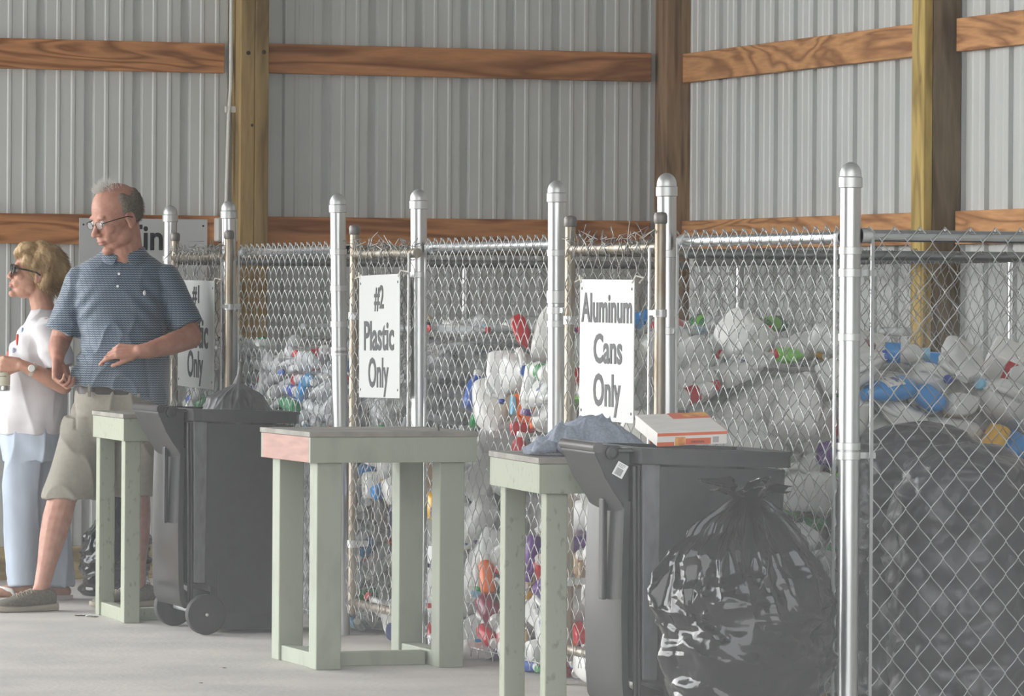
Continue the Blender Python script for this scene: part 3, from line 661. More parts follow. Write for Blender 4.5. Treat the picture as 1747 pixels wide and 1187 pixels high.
# litter on the floor
m_leaf = mat('dry_leaf', (.10, .06, .04), .8)
m_paper = mat('litter_paper', (.62, .62, .6), .7)
rng = random.Random(9)
for i, (x, y, s, m_, lab) in enumerate(((4.60, 18.62, .022, m_leaf, 'dark leaf on the floor by the man\'s shoe'), (4.63, 18.55, .03, m_paper, 'torn scrap of white paper on the floor left of the far stand'), (4.86, 18.42, .035, m_paper, 'crumpled white paper under the far green stand'),
        (5.03, 16.75, .028, m_leaf, 'brown leaf on the floor behind the middle green stand'), (4.45, 15.9, .008, m_leaf, 'small brown leaf on the open floor'), (4.2, 15.3, .008, m_leaf, 'tiny leaf fragment on the floor near the bottom left'),
        (4.95, 18.52, .03, m_paper, 'white paper scrap beside the far cart wheel'))):
    mb = MB(); V = []; n = 9
    for r_ in range(4):
        for j in range(n):
            a = 6.283 * j / n; q = s * (r_ / 3 + .02) * (1 + .35 * rng.uniform(-1, 1)); V.append((math.cos(a) * q, math.sin(a) * q * .6, .002 + s * .35 * rng.random() * (1 if m_ is m_paper else .5)))
    F = [(r_ * n + j, r_ * n + (j + 1) % n, (r_ + 1) * n + (j + 1) % n, (r_ + 1) * n + j) for r_ in range(3) for j in range(n)]
    V2 = [(a, b_, max(0.0005, c_ - .0015)) for a, b_, c_ in V]; F2 = [tuple(k + len(V) for k in f[::-1]) for f in F]
    o = mb.add(V + V2, F + F2).build('fallen_leaf' if m_ is m_leaf else 'paper_scrap', m_, label=lab, cat='leaf' if m_ is m_leaf else 'paper')
    o.location = (x, y, 0)
# ---------------------------------------------------------------- recyclables: one of each kind, then copies
def pmat(name, c, rough=.35, alpha=1, sub=0, vary=0, **k):
    return mat('plastic_' + name, c, rough, alpha=alpha, vary=vary, sub=sub, **k)
m_jug = pmat('milky', (.74, .745, .72), .36, .96, vary=.25, scale=9, col2=(.60, .61, .595))
m_jug2 = pmat('white', (.76, .76, .73), .3)
m_pet = pmat('clear_pet', (.66, .69, .70), .06, .55)
m_petg = pmat('green_pet', (.05, .30, .12), .12, .75)
m_petb = pmat('blue_pet', (.10, .30, .55), .12, .7)
COLS = dict(blue=(.04, .12, .45), royal=(.03, .06, .35), sky=(.22, .50, .68), red=(.50, .02, .03), maroon=(.20, .02, .05), orange=(.80, .16, .03), yellow=(.75, .42, .03),
            green=(.02, .28, .08), lime=(.22, .58, .10), purple=(.11, .03, .22), navy=(.015, .025, .10), white=(.75, .75, .73), black=(.02, .02, .02), tan=(.5, .36, .22), teal=(.10, .42, .42), azure=(.03, .25, .62))
PM = {k: pmat(k, v, .3) for k, v in COLS.items()}
m_lab = mat('printed_label', (.70, .70, .68), .5, vary=.9, scale=45, stretch=(.4, .4, 1), col2=(.12, .14, .3), thr=(.42, .5), detail=2)
def dent(V, seed, amt, squash=1, bend=0):
    V = np.array(V); c = V.mean(0); out = []
    for p in V:
        q = Vector(p) * 11 + Vector((seed * 3.7, seed, 0)); n1 = NZ.noise(q); n2 = NZ.noise(q * .5 + Vector((9, 9, seed)))
        f = 1 - amt * max(0, n1 + n2 * .8) ; out.append((p[0] * f, p[1] * f * squash, p[2] + amt * .03 * NZ.noise(q * .7)))
    V = np.array(out)
    if bend: V[:, 0] += bend * (V[:, 2] - c[2]) ** 2 * 4
    return V
def supr(a, rx, ry, e):
    c, s = math.cos(a), math.sin(a)
    return (rx * math.copysign(abs(c) ** e, c), ry * math.copysign(abs(s) ** e, s))
def shell(prof, n, e=1.0, seed=0, amt=0, squash=1, bend=0):
    """prof rows: z, rx, ry, centre x"""
    R = []
    for z, rx, ry, cx in prof:
        R.append(np.array([(cx + supr(2 * math.pi * (j + .5) / n, rx, ry, e)[0], supr(2 * math.pi * (j + .5) / n, rx, ry, e)[1], z) for j in range(n)]))
    A = np.concatenate(R)
    if amt or squash != 1 or bend: A = dent(A, seed, amt, squash, bend)
    return [A[i * n:(i + 1) * n] for i in range(len(R))]
def patch(R, i0, i1, j0, j1, off=.0014):
    mb = MB(); n = len(R[0]); V = []; c = np.concatenate(R).mean(0)
    js = [j % n for j in range(j0, j1 + 1)]
    for i in range(i0, i1 + 1):
        ctr = R[i].mean(0)
        for j in js: d = R[i][j] - ctr; d /= np.linalg.norm(d) + 1e-9; V.append(R[i][j] + d * off)
    m_ = len(js)
    return mb.add(V, [(i * m_ + j, i * m_ + j + 1, (i + 1) * m_ + j + 1, (i + 1) * m_ + j) for i in range(i1 - i0) for j in range(m_ - 1)])
PROTO = {}
def item(key, name, label, cat, group):
    r = empty(name, (0, 0, -50)); tag(r, label, cat, group); PROTO[key] = r; return r
def capm(mb, r, h, z, cx=0, n=16): mb.lathe([(r * .96, z), (r, z + h * .1), (r, z + h * .85), (r * .9, z + h), (.002, z + h)], n, Matrix.Translation((cx, 0, 0))); return mb
def jug(key, capc, labc=None, seed=0, amt=.12, sq=1, sc=1.0, body=None, word='milk jug'):
    r = item(key, 'milk_jug', None, 'jug', 'milk jugs in the jug pile')
    prof = [(z * sc, x * sc, y * sc, c * sc) for z, x, y, c in ((0, .060, .060, 0), (.006, .072, .072, 0), (.04, .076, .076, 0), (.075, .074, .074, 0), (.08, .076, .076, 0), (.11, .076, .076, 0), (.14, .072, .074, -.003), (.165, .062, .066, -.008), (.19, .046, .05, -.010), (.21, .030, .032, -.008), (.222, .020, .020, -.006), (.24, .0185, .0185, -.006))]
    R = shell(prof, 20, .55, seed, amt, sq); MB().loft(R).build('body', body or m_jug, r, smooth=1.2)
    h = MB(); h.tube([(.068 * sc, 0, .115 * sc), (.078 * sc, 0, .15 * sc), (.068 * sc, 0, .19 * sc), (.040 * sc, 0, .212 * sc), (.008 * sc, 0, .214 * sc)], .0125 * sc, 8); h.build('handle', body or m_jug, r, smooth=1.5)
    if capc: capm(MB(), .0205 * sc, .016 * sc, .234 * sc, -.006 * sc).build('cap', PM[capc], r, smooth=.8)
    if labc: patch(R, 3, 6, 12, 17).build('label', PM[labc] if labc in PM else m_lab, r, smooth=1)
    cn = (capc + ' capped ') if capc else 'capless '
    r['label'] = 'cloudy white %s%s%s in the jug pile behind the mesh' % (cn, word, (' with a %s label' % (labc if labc in PM else 'printed')) if labc else '')
    return r
def detergent(key, col, capc, seed=0, sc=1.0, amt=.06, lab=True, sq=1, what=None):
    sc *= .74
    r = item(key, 'detergent_bottle', '%s plastic bottle with a %s cap among the jugs' % (what or col, capc), 'bottle', 'coloured plastic bottles in the jug pile')
    prof = [(z * sc, x * sc, y * sc, c * sc) for z, x, y, c in ((0, .070, .038, 0), (.006, .082, .048, 0), (.06, .086, .050, 0), (.12, .084, .050, 0), (.16, .078, .046, -.003), (.19, .062, .040, -.008), (.21, .04, .032, -.012), (.222, .026, .026, -.014), (.235, .024, .024, -.014))]
    R = shell(prof, 20, .7, seed, amt, sq); MB().loft(R).build('body', PM.get(col, m_jug2), r, smooth=1.2)
    MB().tube([(.074 * sc, 0, .13 * sc), (.086 * sc, 0, .165 * sc), (.07 * sc, 0, .20 * sc), (.02 * sc, 0, .215 * sc)], .013 * sc, 8).build('handle', PM.get(col, m_jug2), r, smooth=1.5)
    if lab: patch(R, 2, 4, 12, 18).build('label', m_lab, r, smooth=1)
    capm(MB(), .029 * sc, .04 * sc, .232 * sc, -.014 * sc).build('cap', PM[capc], r, smooth=.8)
    return r
def small(key, name, bm, capc, label, group, r_=.034, h_=.17, seed=0, amt=.15, sq=1, bend=0, ribs=False, lab=None, cat='bottle', n=14, caph=.018, capr=.4):
    r = item(key, name, label, cat, group); prof = [(0, r_ * .7, r_ * .7, 0), (.004, r_ * .92, r_ * .92, 0)]
    m_ = 12
    for i in range(m_ + 1):
        t = i / m_; q = r_ * (1 - (.06 if ribs and i % 2 else 0)); prof.append((.012 + t * h_ * .68, q, q, 0))
    prof += [(h_ * .80, r_ * .86, r_ * .86, 0), (h_ * .88, r_ * .6, r_ * .6, 0), (h_ * .93, r_ * capr * .92, r_ * capr * .92, 0), (h_, r_ * capr * .9, r_ * capr * .9, 0)]
    R = shell(prof, n, 1, seed, amt, sq, bend); MB().loft(R).build('body', bm, r, smooth=1.0)
    c = R[-1].mean(0)
    if capc: cb = MB(); cb.lathe([(r_ * capr, 0), (r_ * capr * 1.04, .002), (r_ * capr * 1.04, caph), (.002, caph + .001)], 12, Matrix.Translation((c[0], c[1], h_ - caph * .6))); cb.build('cap', PM[capc], r, smooth=.8)
    if lab: patch(R, 5, 10, 0, n, .0012).build('label', PM[lab] if lab in PM else m_lab, r, smooth=1)
    return r
GJ = 'milk jugs in the jug pile'
# gallon and half-gallon jugs
J = []
for i, (c, l, a, q, s_) in enumerate((('blue', None, .22, .85, 1), ('red', None, .35, .65, 1), (None, None, .45, .55, 1.02), ('sky', 'print', .25, .8, 1), ('purple', None, .25, .8, .8), ('green', None, .4, .6, .95),
                                     ('sky', None, .32, .9, 1.03), ('yellow', 'yellow', .3, .7, .8), ('white', 'red', .2, .9, 1), ('red', 'print', .4, .6, .9), (None, 'print', .5, .5, 1), ('royal', None, .3, .8, .78))):
    k = 'j%d' % i; jug(k, c, l, i + 1, a, q, s_, body=m_jug2 if i in (4, 8) else None); J.append(k)
D = []
for i, (c, cc, s_, a) in enumerate((('blue', 'white', .85, .1), ('orange', 'orange', .75, .05), ('red', 'yellow', .8, .1), ('green', 'green', .7, .1), ('purple', 'purple', .85, .1), ('yellow', 'white', .7, .12), ('navy', 'navy', 1, .16), ('azure', 'azure', .95, .1), ('white', 'azure', .9, .08), ('lime', 'lime', .75, .1), ('tan', 'white', .8, .1), ('white', 'maroon', .85, .1))):
    k = 'd%d' % i; detergent(k, c, cc, 20 + i, s_, a, lab=i not in (1, 3, 9)); D.append(k)
S = []
GS = 'small bottles in the jug pile'
for i, (b_, c, l, rr, hh) in enumerate(((m_jug2, 'navy', None, .036, .17), (m_jug2, 'teal', 'teal', .032, .16), (PM['white'], 'red', 'red', .034, .18), (m_jug, 'purple', None, .036, .18), (PM['red'], 'white', None, .030, .15), (PM['azure'], 'white', 'print', .03, .16), (m_jug, 'sky', 'azure', .036, .19), (PM['orange'], 'white', None, .03, .14), (m_jug2, 'green', 'green', .033, .17), (PM['maroon'], 'white', None, .045, .15))):
    k = 's%d' % i; small(k, 'plastic_bottle', b_, c, 'small %s bottle with a %s cap%s in the jug pile' % ({m_jug.name: 'cloudy', m_jug2.name: 'white'}.get(b_.name, b_.name.split('_')[-1]), c, (' and %s label' % l) if l and l != 'print' else ''), GS, rr, hh, 40 + i, .08, lab=l, capr=.6, caph=.022); S.append(k)
# clear drink bottles
P = []
GP = 'clear drink bottles in the bottle pile'
for i, (b_, c, l, rr, hh, a, q, bd) in enumerate(((m_pet, 'white', None, .033, .20, .3, .75, 1.2), (m_pet, 'white', 'sky', .033, .20, .35, .6, -1), (m_pet, 'blue', None, .033, .205, .3, .5, 1.5), (m_pet, 'red', None, .036, .22, .35, .6, 0), (m_pet, 'white', 'white', .033, .20, .2, .8, 0), (m_pet, None, None, .036, .21, .45, .5, 2),
                                                 (m_petg, 'green', None, .034, .21, .3, .7, 0), (m_pet, 'red', 'red', .036, .22, .25, .7, 0), (m_pet, 'black', None, .035, .22, .3, .6, -1), (m_pet, 'orange', 'yellow', .038, .22, .2, .8, 0), (m_petb, 'white', 'azure', .034, .20, .3, .7, 1), (m_pet, 'blue', 'royal', .036, .21, .3, .7, 0))):
    k = 'p%d' % i; small(k, 'drink_bottle', b_, c, 'crushed %s drink bottle%s%s in the bottle pile' % ({m_pet.name: 'clear', m_petg.name: 'green'}.get(b_.name, 'blue tinted'), (' with a %s cap' % c) if c else ' without a cap', (' and %s label' % l) if l else ''), GP, rr, hh, 60 + i, a, q, bd, ribs=True, lab=l, n=12, caph=.014, capr=.40); P.append(k)
for i, (b_, c, l) in enumerate(((m_pet, 'red', 'red'), (m_pet, 'white', None), (m_petg, 'green', 'lime'))):
    k = 'q%d' % i; small(k, 'soda_bottle', b_, c, 'large %s soda bottle with a %s cap%s in the bottle pile' % ('green' if b_ is m_petg else 'clear', c, ' and label' if l else ''), 'large soda bottles in the bottle pile', .05, .29, 80 + i, .25, .75, 0, ribs=True, lab=l, n=14, caph=.014, capr=.27); P.append(k)
# tub lids
def lid(key, col, r_, label):
    o = MB(); o.lathe([(r_ * .94, 0), (r_, .002), (r_, .010), (r_ * .95, .013), (r_ * .90, .010), (.002, .010)], 28); q = o.build('tub_lid', PM[col], smooth=.5); tag(q, label, 'lid', 'tub lids in the jug pile'); q.location.z = -50; PROTO[key] = q
lid('l0', 'sky', .036, 'round light blue lid in the jug pile'); lid('l1', 'white', .05, 'round white tub lid in the jug pile')
def tub(key, col, lab, label, r_=.05, h_=.13, lidc='white'):
    r = item(key, 'plastic_tub', label, 'tub', 'plastic tubs in the jug pile')
    R = shell([(0, r_ * .8, r_ * .8, 0), (.004, r_ * .88, r_ * .88, 0), (h_ * .5, r_ * .94, r_ * .94, 0), (h_, r_, r_, 0)], 24, .8); MB().loft(R).build('body', PM[col], r, smooth=1)
    if lab: patch(R, 1, 2, 2, 14).build('label', PM[lab], r, smooth=1)
    MB().lathe([(r_ * 1.04, h_ - .004), (r_ * 1.06, h_ + .006), (r_ * 1.0, h_ + .010), (.002, h_ + .010)], 24).build('lid', PM[lidc], r, smooth=.6)
tub('t0', 'white', 'red', 'white tub with a red label in the jug pile'); tub('t1', 'maroon', None, 'dark maroon tub in the jug pile', .045, .12, 'maroon'); tub('t2', 'azure', 'navy', 'blue tub with a white lid in the jug pile', .055, .10)
def sscale(k): return {'d': .86, 's': .85}.get(k[0], 1) if k != 'd6' else 1.05
# items seen by their place: key, x, y, z, rotation, own label
SPEC = [
 ('j6', 5.50, 16.02, .80, (20, 62, 85), 'big pale milk jug lying over the middle stand, behind the mesh'),
 ('j1', 5.49, 16.02, .64, (80, 10, 60), 'pale crushed milk jug just over the back edge of the middle stand'),
 ('j3', 5.50, 15.42, .86, (30, 15, 120), 'pale milk jug left of the lime green bottle'),
 ('j8', 5.51, 15.50, 1.10, (10, 25, 70), 'white milk jug at the crest of the pile left of the aluminum sign'),
 ('d3', 5.46, 16.20, .86, (90, 20, 80), 'dark green bottle with its cap to the mesh, above the middle stand'),
 ('d1', 5.46, 15.63, .97, (20, 170, 0), 'orange bottle standing cap down behind the mesh'),
 ('d5', 5.49, 15.83, .94, (70, 40, 60), 'yellow bottle left of the orange bottle behind the mesh'),
 ('l0', 5.43, 15.63, .93, (0, -90, -10), 'round light blue lid just below the orange bottle'),
 ('s4', 5.46, 15.76, .84, (10, 80, 0), 'red bottle lying below the yellow bottle'),
 ('d9', 5.50, 15.20, .98, (90, 0, 120), 'lime green bottle left of the bare fence post, upper half of the pile'),
 ('d9', 5.56, 15.12, 1.10, (60, 30, 40), 'lime green bottle leaning, topmost of the green ones'),
 ('s4', 5.45, 15.68, .70, (0, 10, 0), 'red bottle standing right of the middle stand'),
 ('s7', 5.45, 15.42, .70, (5, -8, 0), 'slim orange bottle standing near the cloth'),
 ('d0', 5.47, 16.22, .90, (0, 20, 40), 'blue bottle at the left end of the upper jug pile'),
 ('s3', 5.47, 15.52, 1.16, (80, 0, 100), 'cloudy bottle with a purple cap high in the pile'),
 ('s6', 5.49, 15.42, 1.12, (100, 0, 60), 'cloudy bottle with a light blue cap high in the pile'),
 ('d7', 5.60, 15.10, 1.20, (70, 10, 30), 'bright blue bottle at the top of the pile near the aluminum sign'),
 ('d6', 5.47, 17.06, .42, (0, 30, 80), 'navy bottle behind the gate low between the stand legs'),
 ('d6', 5.47, 16.90, .26, (0, -30, 100), 'navy bottle lowest behind the gate between the stand legs'),
 ('d0', 5.47, 16.86, .60, (0, 25, 60), 'blue bottle behind the gate just under the stand top'),
 ('d10', 5.47, 17.22, .52, (90, 0, 80), 'tan bottle lying behind the gate left of the navy ones'),
 ('d5', 5.46, 16.76, .40, (0, 20, 90), 'yellow bottle behind the gate beside the stand leg'),
 ('d2', 5.455, 15.05, .36, (0, 5, 90), 'red bottle low behind the legs of the near stand'),
 ('d2', 5.46, 15.22, .38, (0, -8, 90), 'second red bottle low behind the legs of the near stand'),
 ('d1', 5.46, 15.10, .19, (0, 170, 80), 'orange bottle lowest behind the legs of the near stand'),
 ('s0', 5.44, 15.90, .045, (90, 0, -80), 'white bottle with a navy cap on the floor at the mesh'),
 ('s8', 5.46, 15.60, .44, (90, 0, 90), 'white bottle with a green cap in the middle of the pile'),
 ('s2', 5.46, 15.55, .21, (80, 0, 100), 'white bottle with a red cap low in the pile'),
 ('d4', 5.92, 14.02, .80, (0, 80, 10), 'purple bottle behind the corner post, over the black bags'),
 ('t0', 6.02, 14.02, .86, (20, 10, -20), 'white tub with a red label above the black bags'),
 ('d7', 6.12, 14.04, .78, (0, 85, 0), 'bright blue bottle lying just above the black bags'),
 ('t1', 6.16, 14.32, 1.05, (15, 10, 0), 'dark maroon tub high in the pile behind the near mesh'),
 ('l1', 6.60, 14.40, 1.07, (75, 0, 0), 'round white tub lid standing on edge on top of the pile'),
 ('d11', 6.00, 14.20, .98, (0, 30, 20), 'white bottle with a maroon cap by the corner post'),
 ('s5', 5.45, 14.25, .90, (80, 0, 90), 'azure bottle behind the gate right of the aluminum sign'),
 ('s2', 5.45, 14.10, .98, (70, 20, 90), 'white bottle with a red label right of the aluminum sign'),
]
# ---------------------------------------------------------------- the heaps: resting places from a settling run
# kind, x, y, z in millimetres, bay, turn in four hundredths
REST = [
35, 5434, 17590, 34, 1, 63, 68, 26, -23, 34, 5452, 17981, 733, 1, 72, 67, 10, -6, 39, 5433, 17788, 705, 1, 69, -70, 0, 11, 35, 5475, 18049, 701, 1, 32, -30, 60, 66, 34, 5400, 18403, 705, 1, 69, 69, 10, 10,
37, 5407, 18660, 752, 1, 52, 46, 46, -52, 34, 5453, 18417, 705, 1, 0, 0, -70, -70, 36, 5453, 19434, 698, 1, 68, 69, -12, -14, 44, 5410, 19485, 702, 1, 50, -44, -49, -55, 46, 7451, 19004, 39, 1, 43, 52, 47, 55,
39, 5440, 19681, 703, 1, 68, -71, -4, 11, 36, 5457, 20061, 695, 1, 14, -12, 64, -73, 34, 5617, 17435, 17, 1, 64, 19, -61, -39, 42, 5387, 17792, 54, 1, 37, 19, 74, -50, 38, 5498, 17798, 794, 1, 62, -67, -28, -25,
38, 5473, 18189, 831, 1, 63, 72, -24, 1, 34, 5389, 18176, 795, 1, 39, -76, -26, -43, 37, 5741, 18565, 1113, 1, 52, -71, -45, 4, 37, 5487, 18888, 710, 1, 26, 28, -64, 65, 35, 5455, 18935, 694, 1, 6, -3, 68, 72,
40, 5456, 19123, 715, 1, 55, -43, 56, 42, 35, 5466, 19430, 715, 1, 16, -14, -69, -68, 39, 5453, 19655, 802, 1, 59, -73, 21, 24, 34, 5484, 19841, 772, 1, 13, -10, 74, 64, 38, 5543, 17449, 96, 1, 43, -82, 9, 33,
34, 5505, 17700, 57, 1, 56, -47, -62, -26, 39, 5400, 17996, 744, 1, 70, 61, -18, 30, 42, 5421, 18248, 723, 1, 67, 53, -7, 50, 47, 5475, 18501, 865, 1, 63, 65, 29, -27, 35, 5514, 18500, 727, 1, 54, -73, 22, 33,
39, 5424, 18872, 734, 1, 53, 0, 52, -65, 34, 5504, 19010, 732, 1, 39, -24, -54, -69, 37, 5465, 19374, 736, 1, 68, 70, -8, -11, 37, 5411, 19649, 816, 1, 53, 60, 43, -39, 37, 5483, 19615, 735, 1, 23, 4, -68, -68,
39, 5505, 19858, 853, 1, 14, -30, 75, 55, 34, 5752, 17427, 687, 1, 68, 37, 39, 48, 39, 5483, 17912, 134, 1, 23, 78, -54, 15, 39, 5502, 18006, 868, 1, 20, 29, 66, -65, 44, 5409, 17977, 682, 1, 58, -40, -40, -58,
35, 5485, 18485, 752, 1, 6, -34, -62, 69, 36, 5505, 18733, 918, 1, 34, 51, -65, 43, 39, 5407, 18860, 739, 1, 52, 42, -47, 56, 42, 5407, 19080, 695, 1, 55, 45, 43, -54, 42, 5445, 19142, 770, 1, 69, -68, 19, -8,
42, 5502, 19613, 930, 1, 35, 60, 61, -35, 42, 5416, 19668, 896, 1, 30, 75, 56, 9, 38, 5413, 19833, 848, 1, 41, -63, 53, 38, 34, 5383, 17724, 83, 1, 53, 74, -10, 38, 34, 6179, 17690, 1191, 1, 21, -26, 67, -65,
41, 5415, 17800, 844, 1, 19, 92, -30, 7, 37, 5500, 18094, 892, 1, 68, 44, -30, 48, 40, 5410, 18348, 807, 1, 65, -71, 14, -18, 42, 5474, 18687, 760, 1, 72, 60, 15, -28, 37, 5452, 18791, 822, 1, 53, -81, -15, -14,
45, 5419, 19147, 771, 1, 75, 59, 16, -21, 39, 5392, 19331, 724, 1, 60, -38, -1, -69, 44, 5499, 19532, 779, 1, 59, 41, 42, -54, 43, 5496, 19834, 766, 1, 49, 17, -28, 79, 45, 5432, 20042, 818, 1, 77, 53, 23, -24,
42, 5453, 17701, 170, 1, 7, 4, -40, 90, 36, 5488, 17604, 320, 1, 60, -14, 30, 71, 38, 5416, 17500, 690, 1, 56, -78, -19, -14, 34, 5390, 18028, 853, 1, 76, -61, 16, -7, 40, 5411, 18272, 854, 1, 56, -52, 41, 47,
35, 5464, 18494, 847, 1, 57, -74, 32, 8, 38, 5423, 18935, 838, 1, 15, 15, -62, 74, 36, 5440, 19139, 838, 1, 28, 30, -63, 64, 38, 5492, 19145, 858, 1, 62, -72, 19, 18, 34, 5500, 19406, 973, 1, 14, 59, -76, -18,
40, 5479, 19648, 897, 1, 34, -23, -80, -41, 39, 6395, 19950, 1183, 1, 68, 72, -1, -3, 44, 5674, 17482, 696, 1, 49, 57, 0, 65, 38, 5421, 17891, 153, 1, 74, 55, 20, -30, 36, 6672, 17993, 1179, 1, 41, 47, -52, -57,
42, 5407, 17866, 962, 1, 2, 15, 83, 51, 45, 5417, 18220, 915, 1, 67, -64, 24, 26, 40, 6434, 18567, 1186, 1, 43, 45, -53, -55, 37, 5495, 18975, 883, 1, 22, 29, 68, -62, 36, 5561, 19159, 970, 1, 53, 68, -49, -6,
39, 7249, 19284, 1182, 1, 61, -59, 38, -33, 34, 5466, 19524, 883, 1, 21, 67, 63, -30, 47, 5430, 19837, 886, 1, 77, 50, -19, 31, 39, 6517, 19939, 1182, 1, 56, -51, 47, -43, 46, 6436, 17474, 876, 1, 3, 72, -6, -68,
35, 6012, 17839, 1182, 1, 15, -14, 68, -69, 41, 5463, 17731, 427, 1, 27, -1, 39, 87, 34, 6980, 18295, 1194, 1, 17, 16, -70, -66, 34, 5424, 18239, 978, 1, 66, -71, 19, 4, 38, 6141, 18680, 1195, 1, 65, 65, -29, -21,
40, 6704, 18959, 1181, 1, 8, -8, -69, 70, 42, 5414, 18920, 934, 1, 26, -37, -65, -59, 39, 5419, 19126, 816, 1, 63, -59, -39, -30, 39, 5465, 19548, 897, 1, 56, 53, -59, 20, 37, 5612, 19588, 1016, 1, 56, -72, -39, 1,
39, 5472, 20063, 870, 1, 70, 40, -4, -57, 34, 6789, 17410, 833, 1, 56, -37, -66, 30, 39, 5515, 17527, 782, 1, 18, 51, 61, -56, 34, 5400, 17962, 819, 1, 65, 49, -27, 50, 36, 5411, 17950, 948, 1, 56, -79, -16, -15,
39, 5363, 18345, 1008, 1, 55, -66, 31, -38, 36, 5953, 18774, 1179, 1, 58, 60, 39, 37, 34, 5961, 19070, 1191, 1, 51, 56, 47, 44, 38, 6916, 19333, 1189, 1, 66, 67, 25, 20, 44, 5399, 19320, 889, 1, 57, 55, -37, 46,
39, 5406, 19594, 937, 1, 44, 51, -56, 46, 39, 6107, 19586, 1185, 1, 66, -70, -16, 18, 35, 5516, 19901, 850, 1, 74, -47, 12, 45, 39, 5481, 17440, 332, 1, 30, -45, 12, -82, 35, 5442, 17904, 459, 1, 21, 68, 68, -14,
35, 5392, 17691, 618, 1, 35, -45, -50, -63, 41, 6121, 18228, 1189, 1, 30, -44, -56, 62, 38, 5669, 18382, 1061, 1, 54, -15, 58, 58, 34, 5644, 18634, 1035, 1, 65, 60, -41, -17, 39, 5435, 18748, 884, 1, 71, -63, -7, -27,
39, 5577, 18929, 972, 1, 40, 10, 49, 75, 41, 5677, 19104, 1066, 1, 58, -62, -50, -15, 35, 5500, 19228, 988, 1, 88, -30, -7, -34, 39, 5545, 19924, 1001, 1, 55, 70, -43, -3, 48, 7719, 19715, 1208, 1, 67, 72, -9, 7,
42, 5489, 17538, 130, 1, 84, 36, 35, 15, 34, 6674, 17742, 1189, 1, 37, 38, 60, 59, 37, 5499, 17892, 324, 1, 51, 61, 46, -38, 44, 5409, 18224, 927, 1, 57, 37, 40, -60, 46, 5399, 18220, 1040, 1, 30, -65, -2, -68,
38, 5412, 18561, 917, 1, 55, -63, -35, -40, 48, 7788, 18894, 1203, 1, 37, -26, -66, 58, 39, 5409, 18978, 1057, 1, 40, -52, 57, 47, 36, 6924, 19490, 1183, 1, 26, -27, 66, -63, 41, 5518, 19421, 944, 1, 75, -55, -13, -32,
38, 5409, 19892, 999, 1, 51, 50, -48, 49, 38, 5525, 19985, 970, 1, 63, 45, -58, 19, 38, 5417, 17490, 166, 1, 72, -66, -10, -12, 41, 5575, 17474, 300, 1, 28, -82, 3, 47, 38, 6237, 17979, 1181, 1, 61, -33, -61, 36,
38, 5463, 18219, 937, 1, 63, 49, 35, -47, 35, 7507, 19001, 1173, 1, 68, -66, 17, -22, 36, 5512, 18649, 971, 1, 68, 56, -44, -11, 36, 5403, 18701, 954, 1, 36, -59, -61, -36, 39, 5551, 18965, 1016, 1, 45, -70, -52, 15,
38, 6896, 19068, 1184, 1, 65, 63, -33, -22, 35, 5687, 19550, 1064, 1, 66, 66, -24, 23, 38, 7770, 19747, 1185, 1, 61, -61, -33, 36, 40, 5676, 20011, 1060, 1, 31, 62, -61, -35, 38, 5607, 17408, 322, 1, 8, -85, -17, 47,
36, 5448, 17591, 319, 1, 41, -90, 4, 6, 38, 5447, 17682, 701, 1, 73, -12, 31, 58, 34, 5401, 18036, 1076, 1, 55, -64, 43, 28, 38, 6051, 18337, 1189, 1, 63, 60, 36, 29, 37, 6812, 18471, 1183, 1, 22, 22, -65, -68,
34, 5482, 18645, 1109, 1, 49, 73, -42, 15, 38, 5443, 18948, 967, 1, 68, -57, -28, -34, 46, 6184, 19271, 1206, 1, 42, -52, -49, 54, 36, 5457, 19523, 989, 1, 69, 69, -17, 4, 43, 5515, 19649, 1014, 1, 9, -29, 66, 67,
45, 5516, 19856, 1032, 1, 61, -70, -31, 11, 42, 5586, 17510, 381, 1, 26, 43, 21, -82, 45, 5485, 17813, 565, 1, 67, 69, 6, -21, 34, 5488, 17569, 739, 1, 71, -43, -50, -20, 39, 5533, 18128, 1034, 1, 63, 62, 16, -43,
39, 5527, 18313, 1046, 1, 55, -64, -30, 41, 39, 6178, 18705, 1183, 1, 68, -65, 24, -18, 39, 5436, 18719, 1018, 1, 22, -55, -72, -33, 38, 5433, 18888, 1019, 1, 10, -17, -63, -73, 39, 5446, 19374, 963, 1, 68, 47, 11, -54,
36, 6460, 18877, 1184, 1, 38, 38, -61, -57, 36, 5439, 19932, 1063, 1, 65, 73, -14, -4, 45, 5401, 19985, 1080, 1, 61, 36, 68, 11, 37, 5452, 17517, 199, 1, 5, -19, 30, -92, 34, 5410, 17675, 365, 1, 53, 46, -46, 53,
44, 5521, 17497, 686, 1, 10, 22, -82, -51, 39, 5632, 18392, 1027, 1, 51, -7, 52, -66, 39, 6331, 18453, 1182, 1, 42, -47, -53, 54, 42, 5427, 18729, 957, 1, 75, 49, 8, 42, 36, 5531, 18740, 998, 1, 16, -23, 72, 62,
34, 6260, 19141, 1185, 1, 69, 70, 7, 8, 34, 6872, 19594, 1190, 1, 27, 29, -65, -63, 36, 5822, 19634, 1149, 1, 11, -52, -66, 51, 34, 5664, 19872, 1062, 1, 53, 61, -32, -48, 40, 5726, 19837, 1105, 1, 51, -54, -54, -37,
42, 5411, 17533, 311, 1, 33, 67, -59, 28, 34, 5501, 17586, 464, 1, 58, 47, 22, -61, 34, 6445, 17886, 1183, 1, 55, 52, 46, 44, 47, 5651, 17975, 1069, 1, 68, -70, 9, 12, 42, 6263, 18577, 1197, 1, 40, -56, -47, 54,
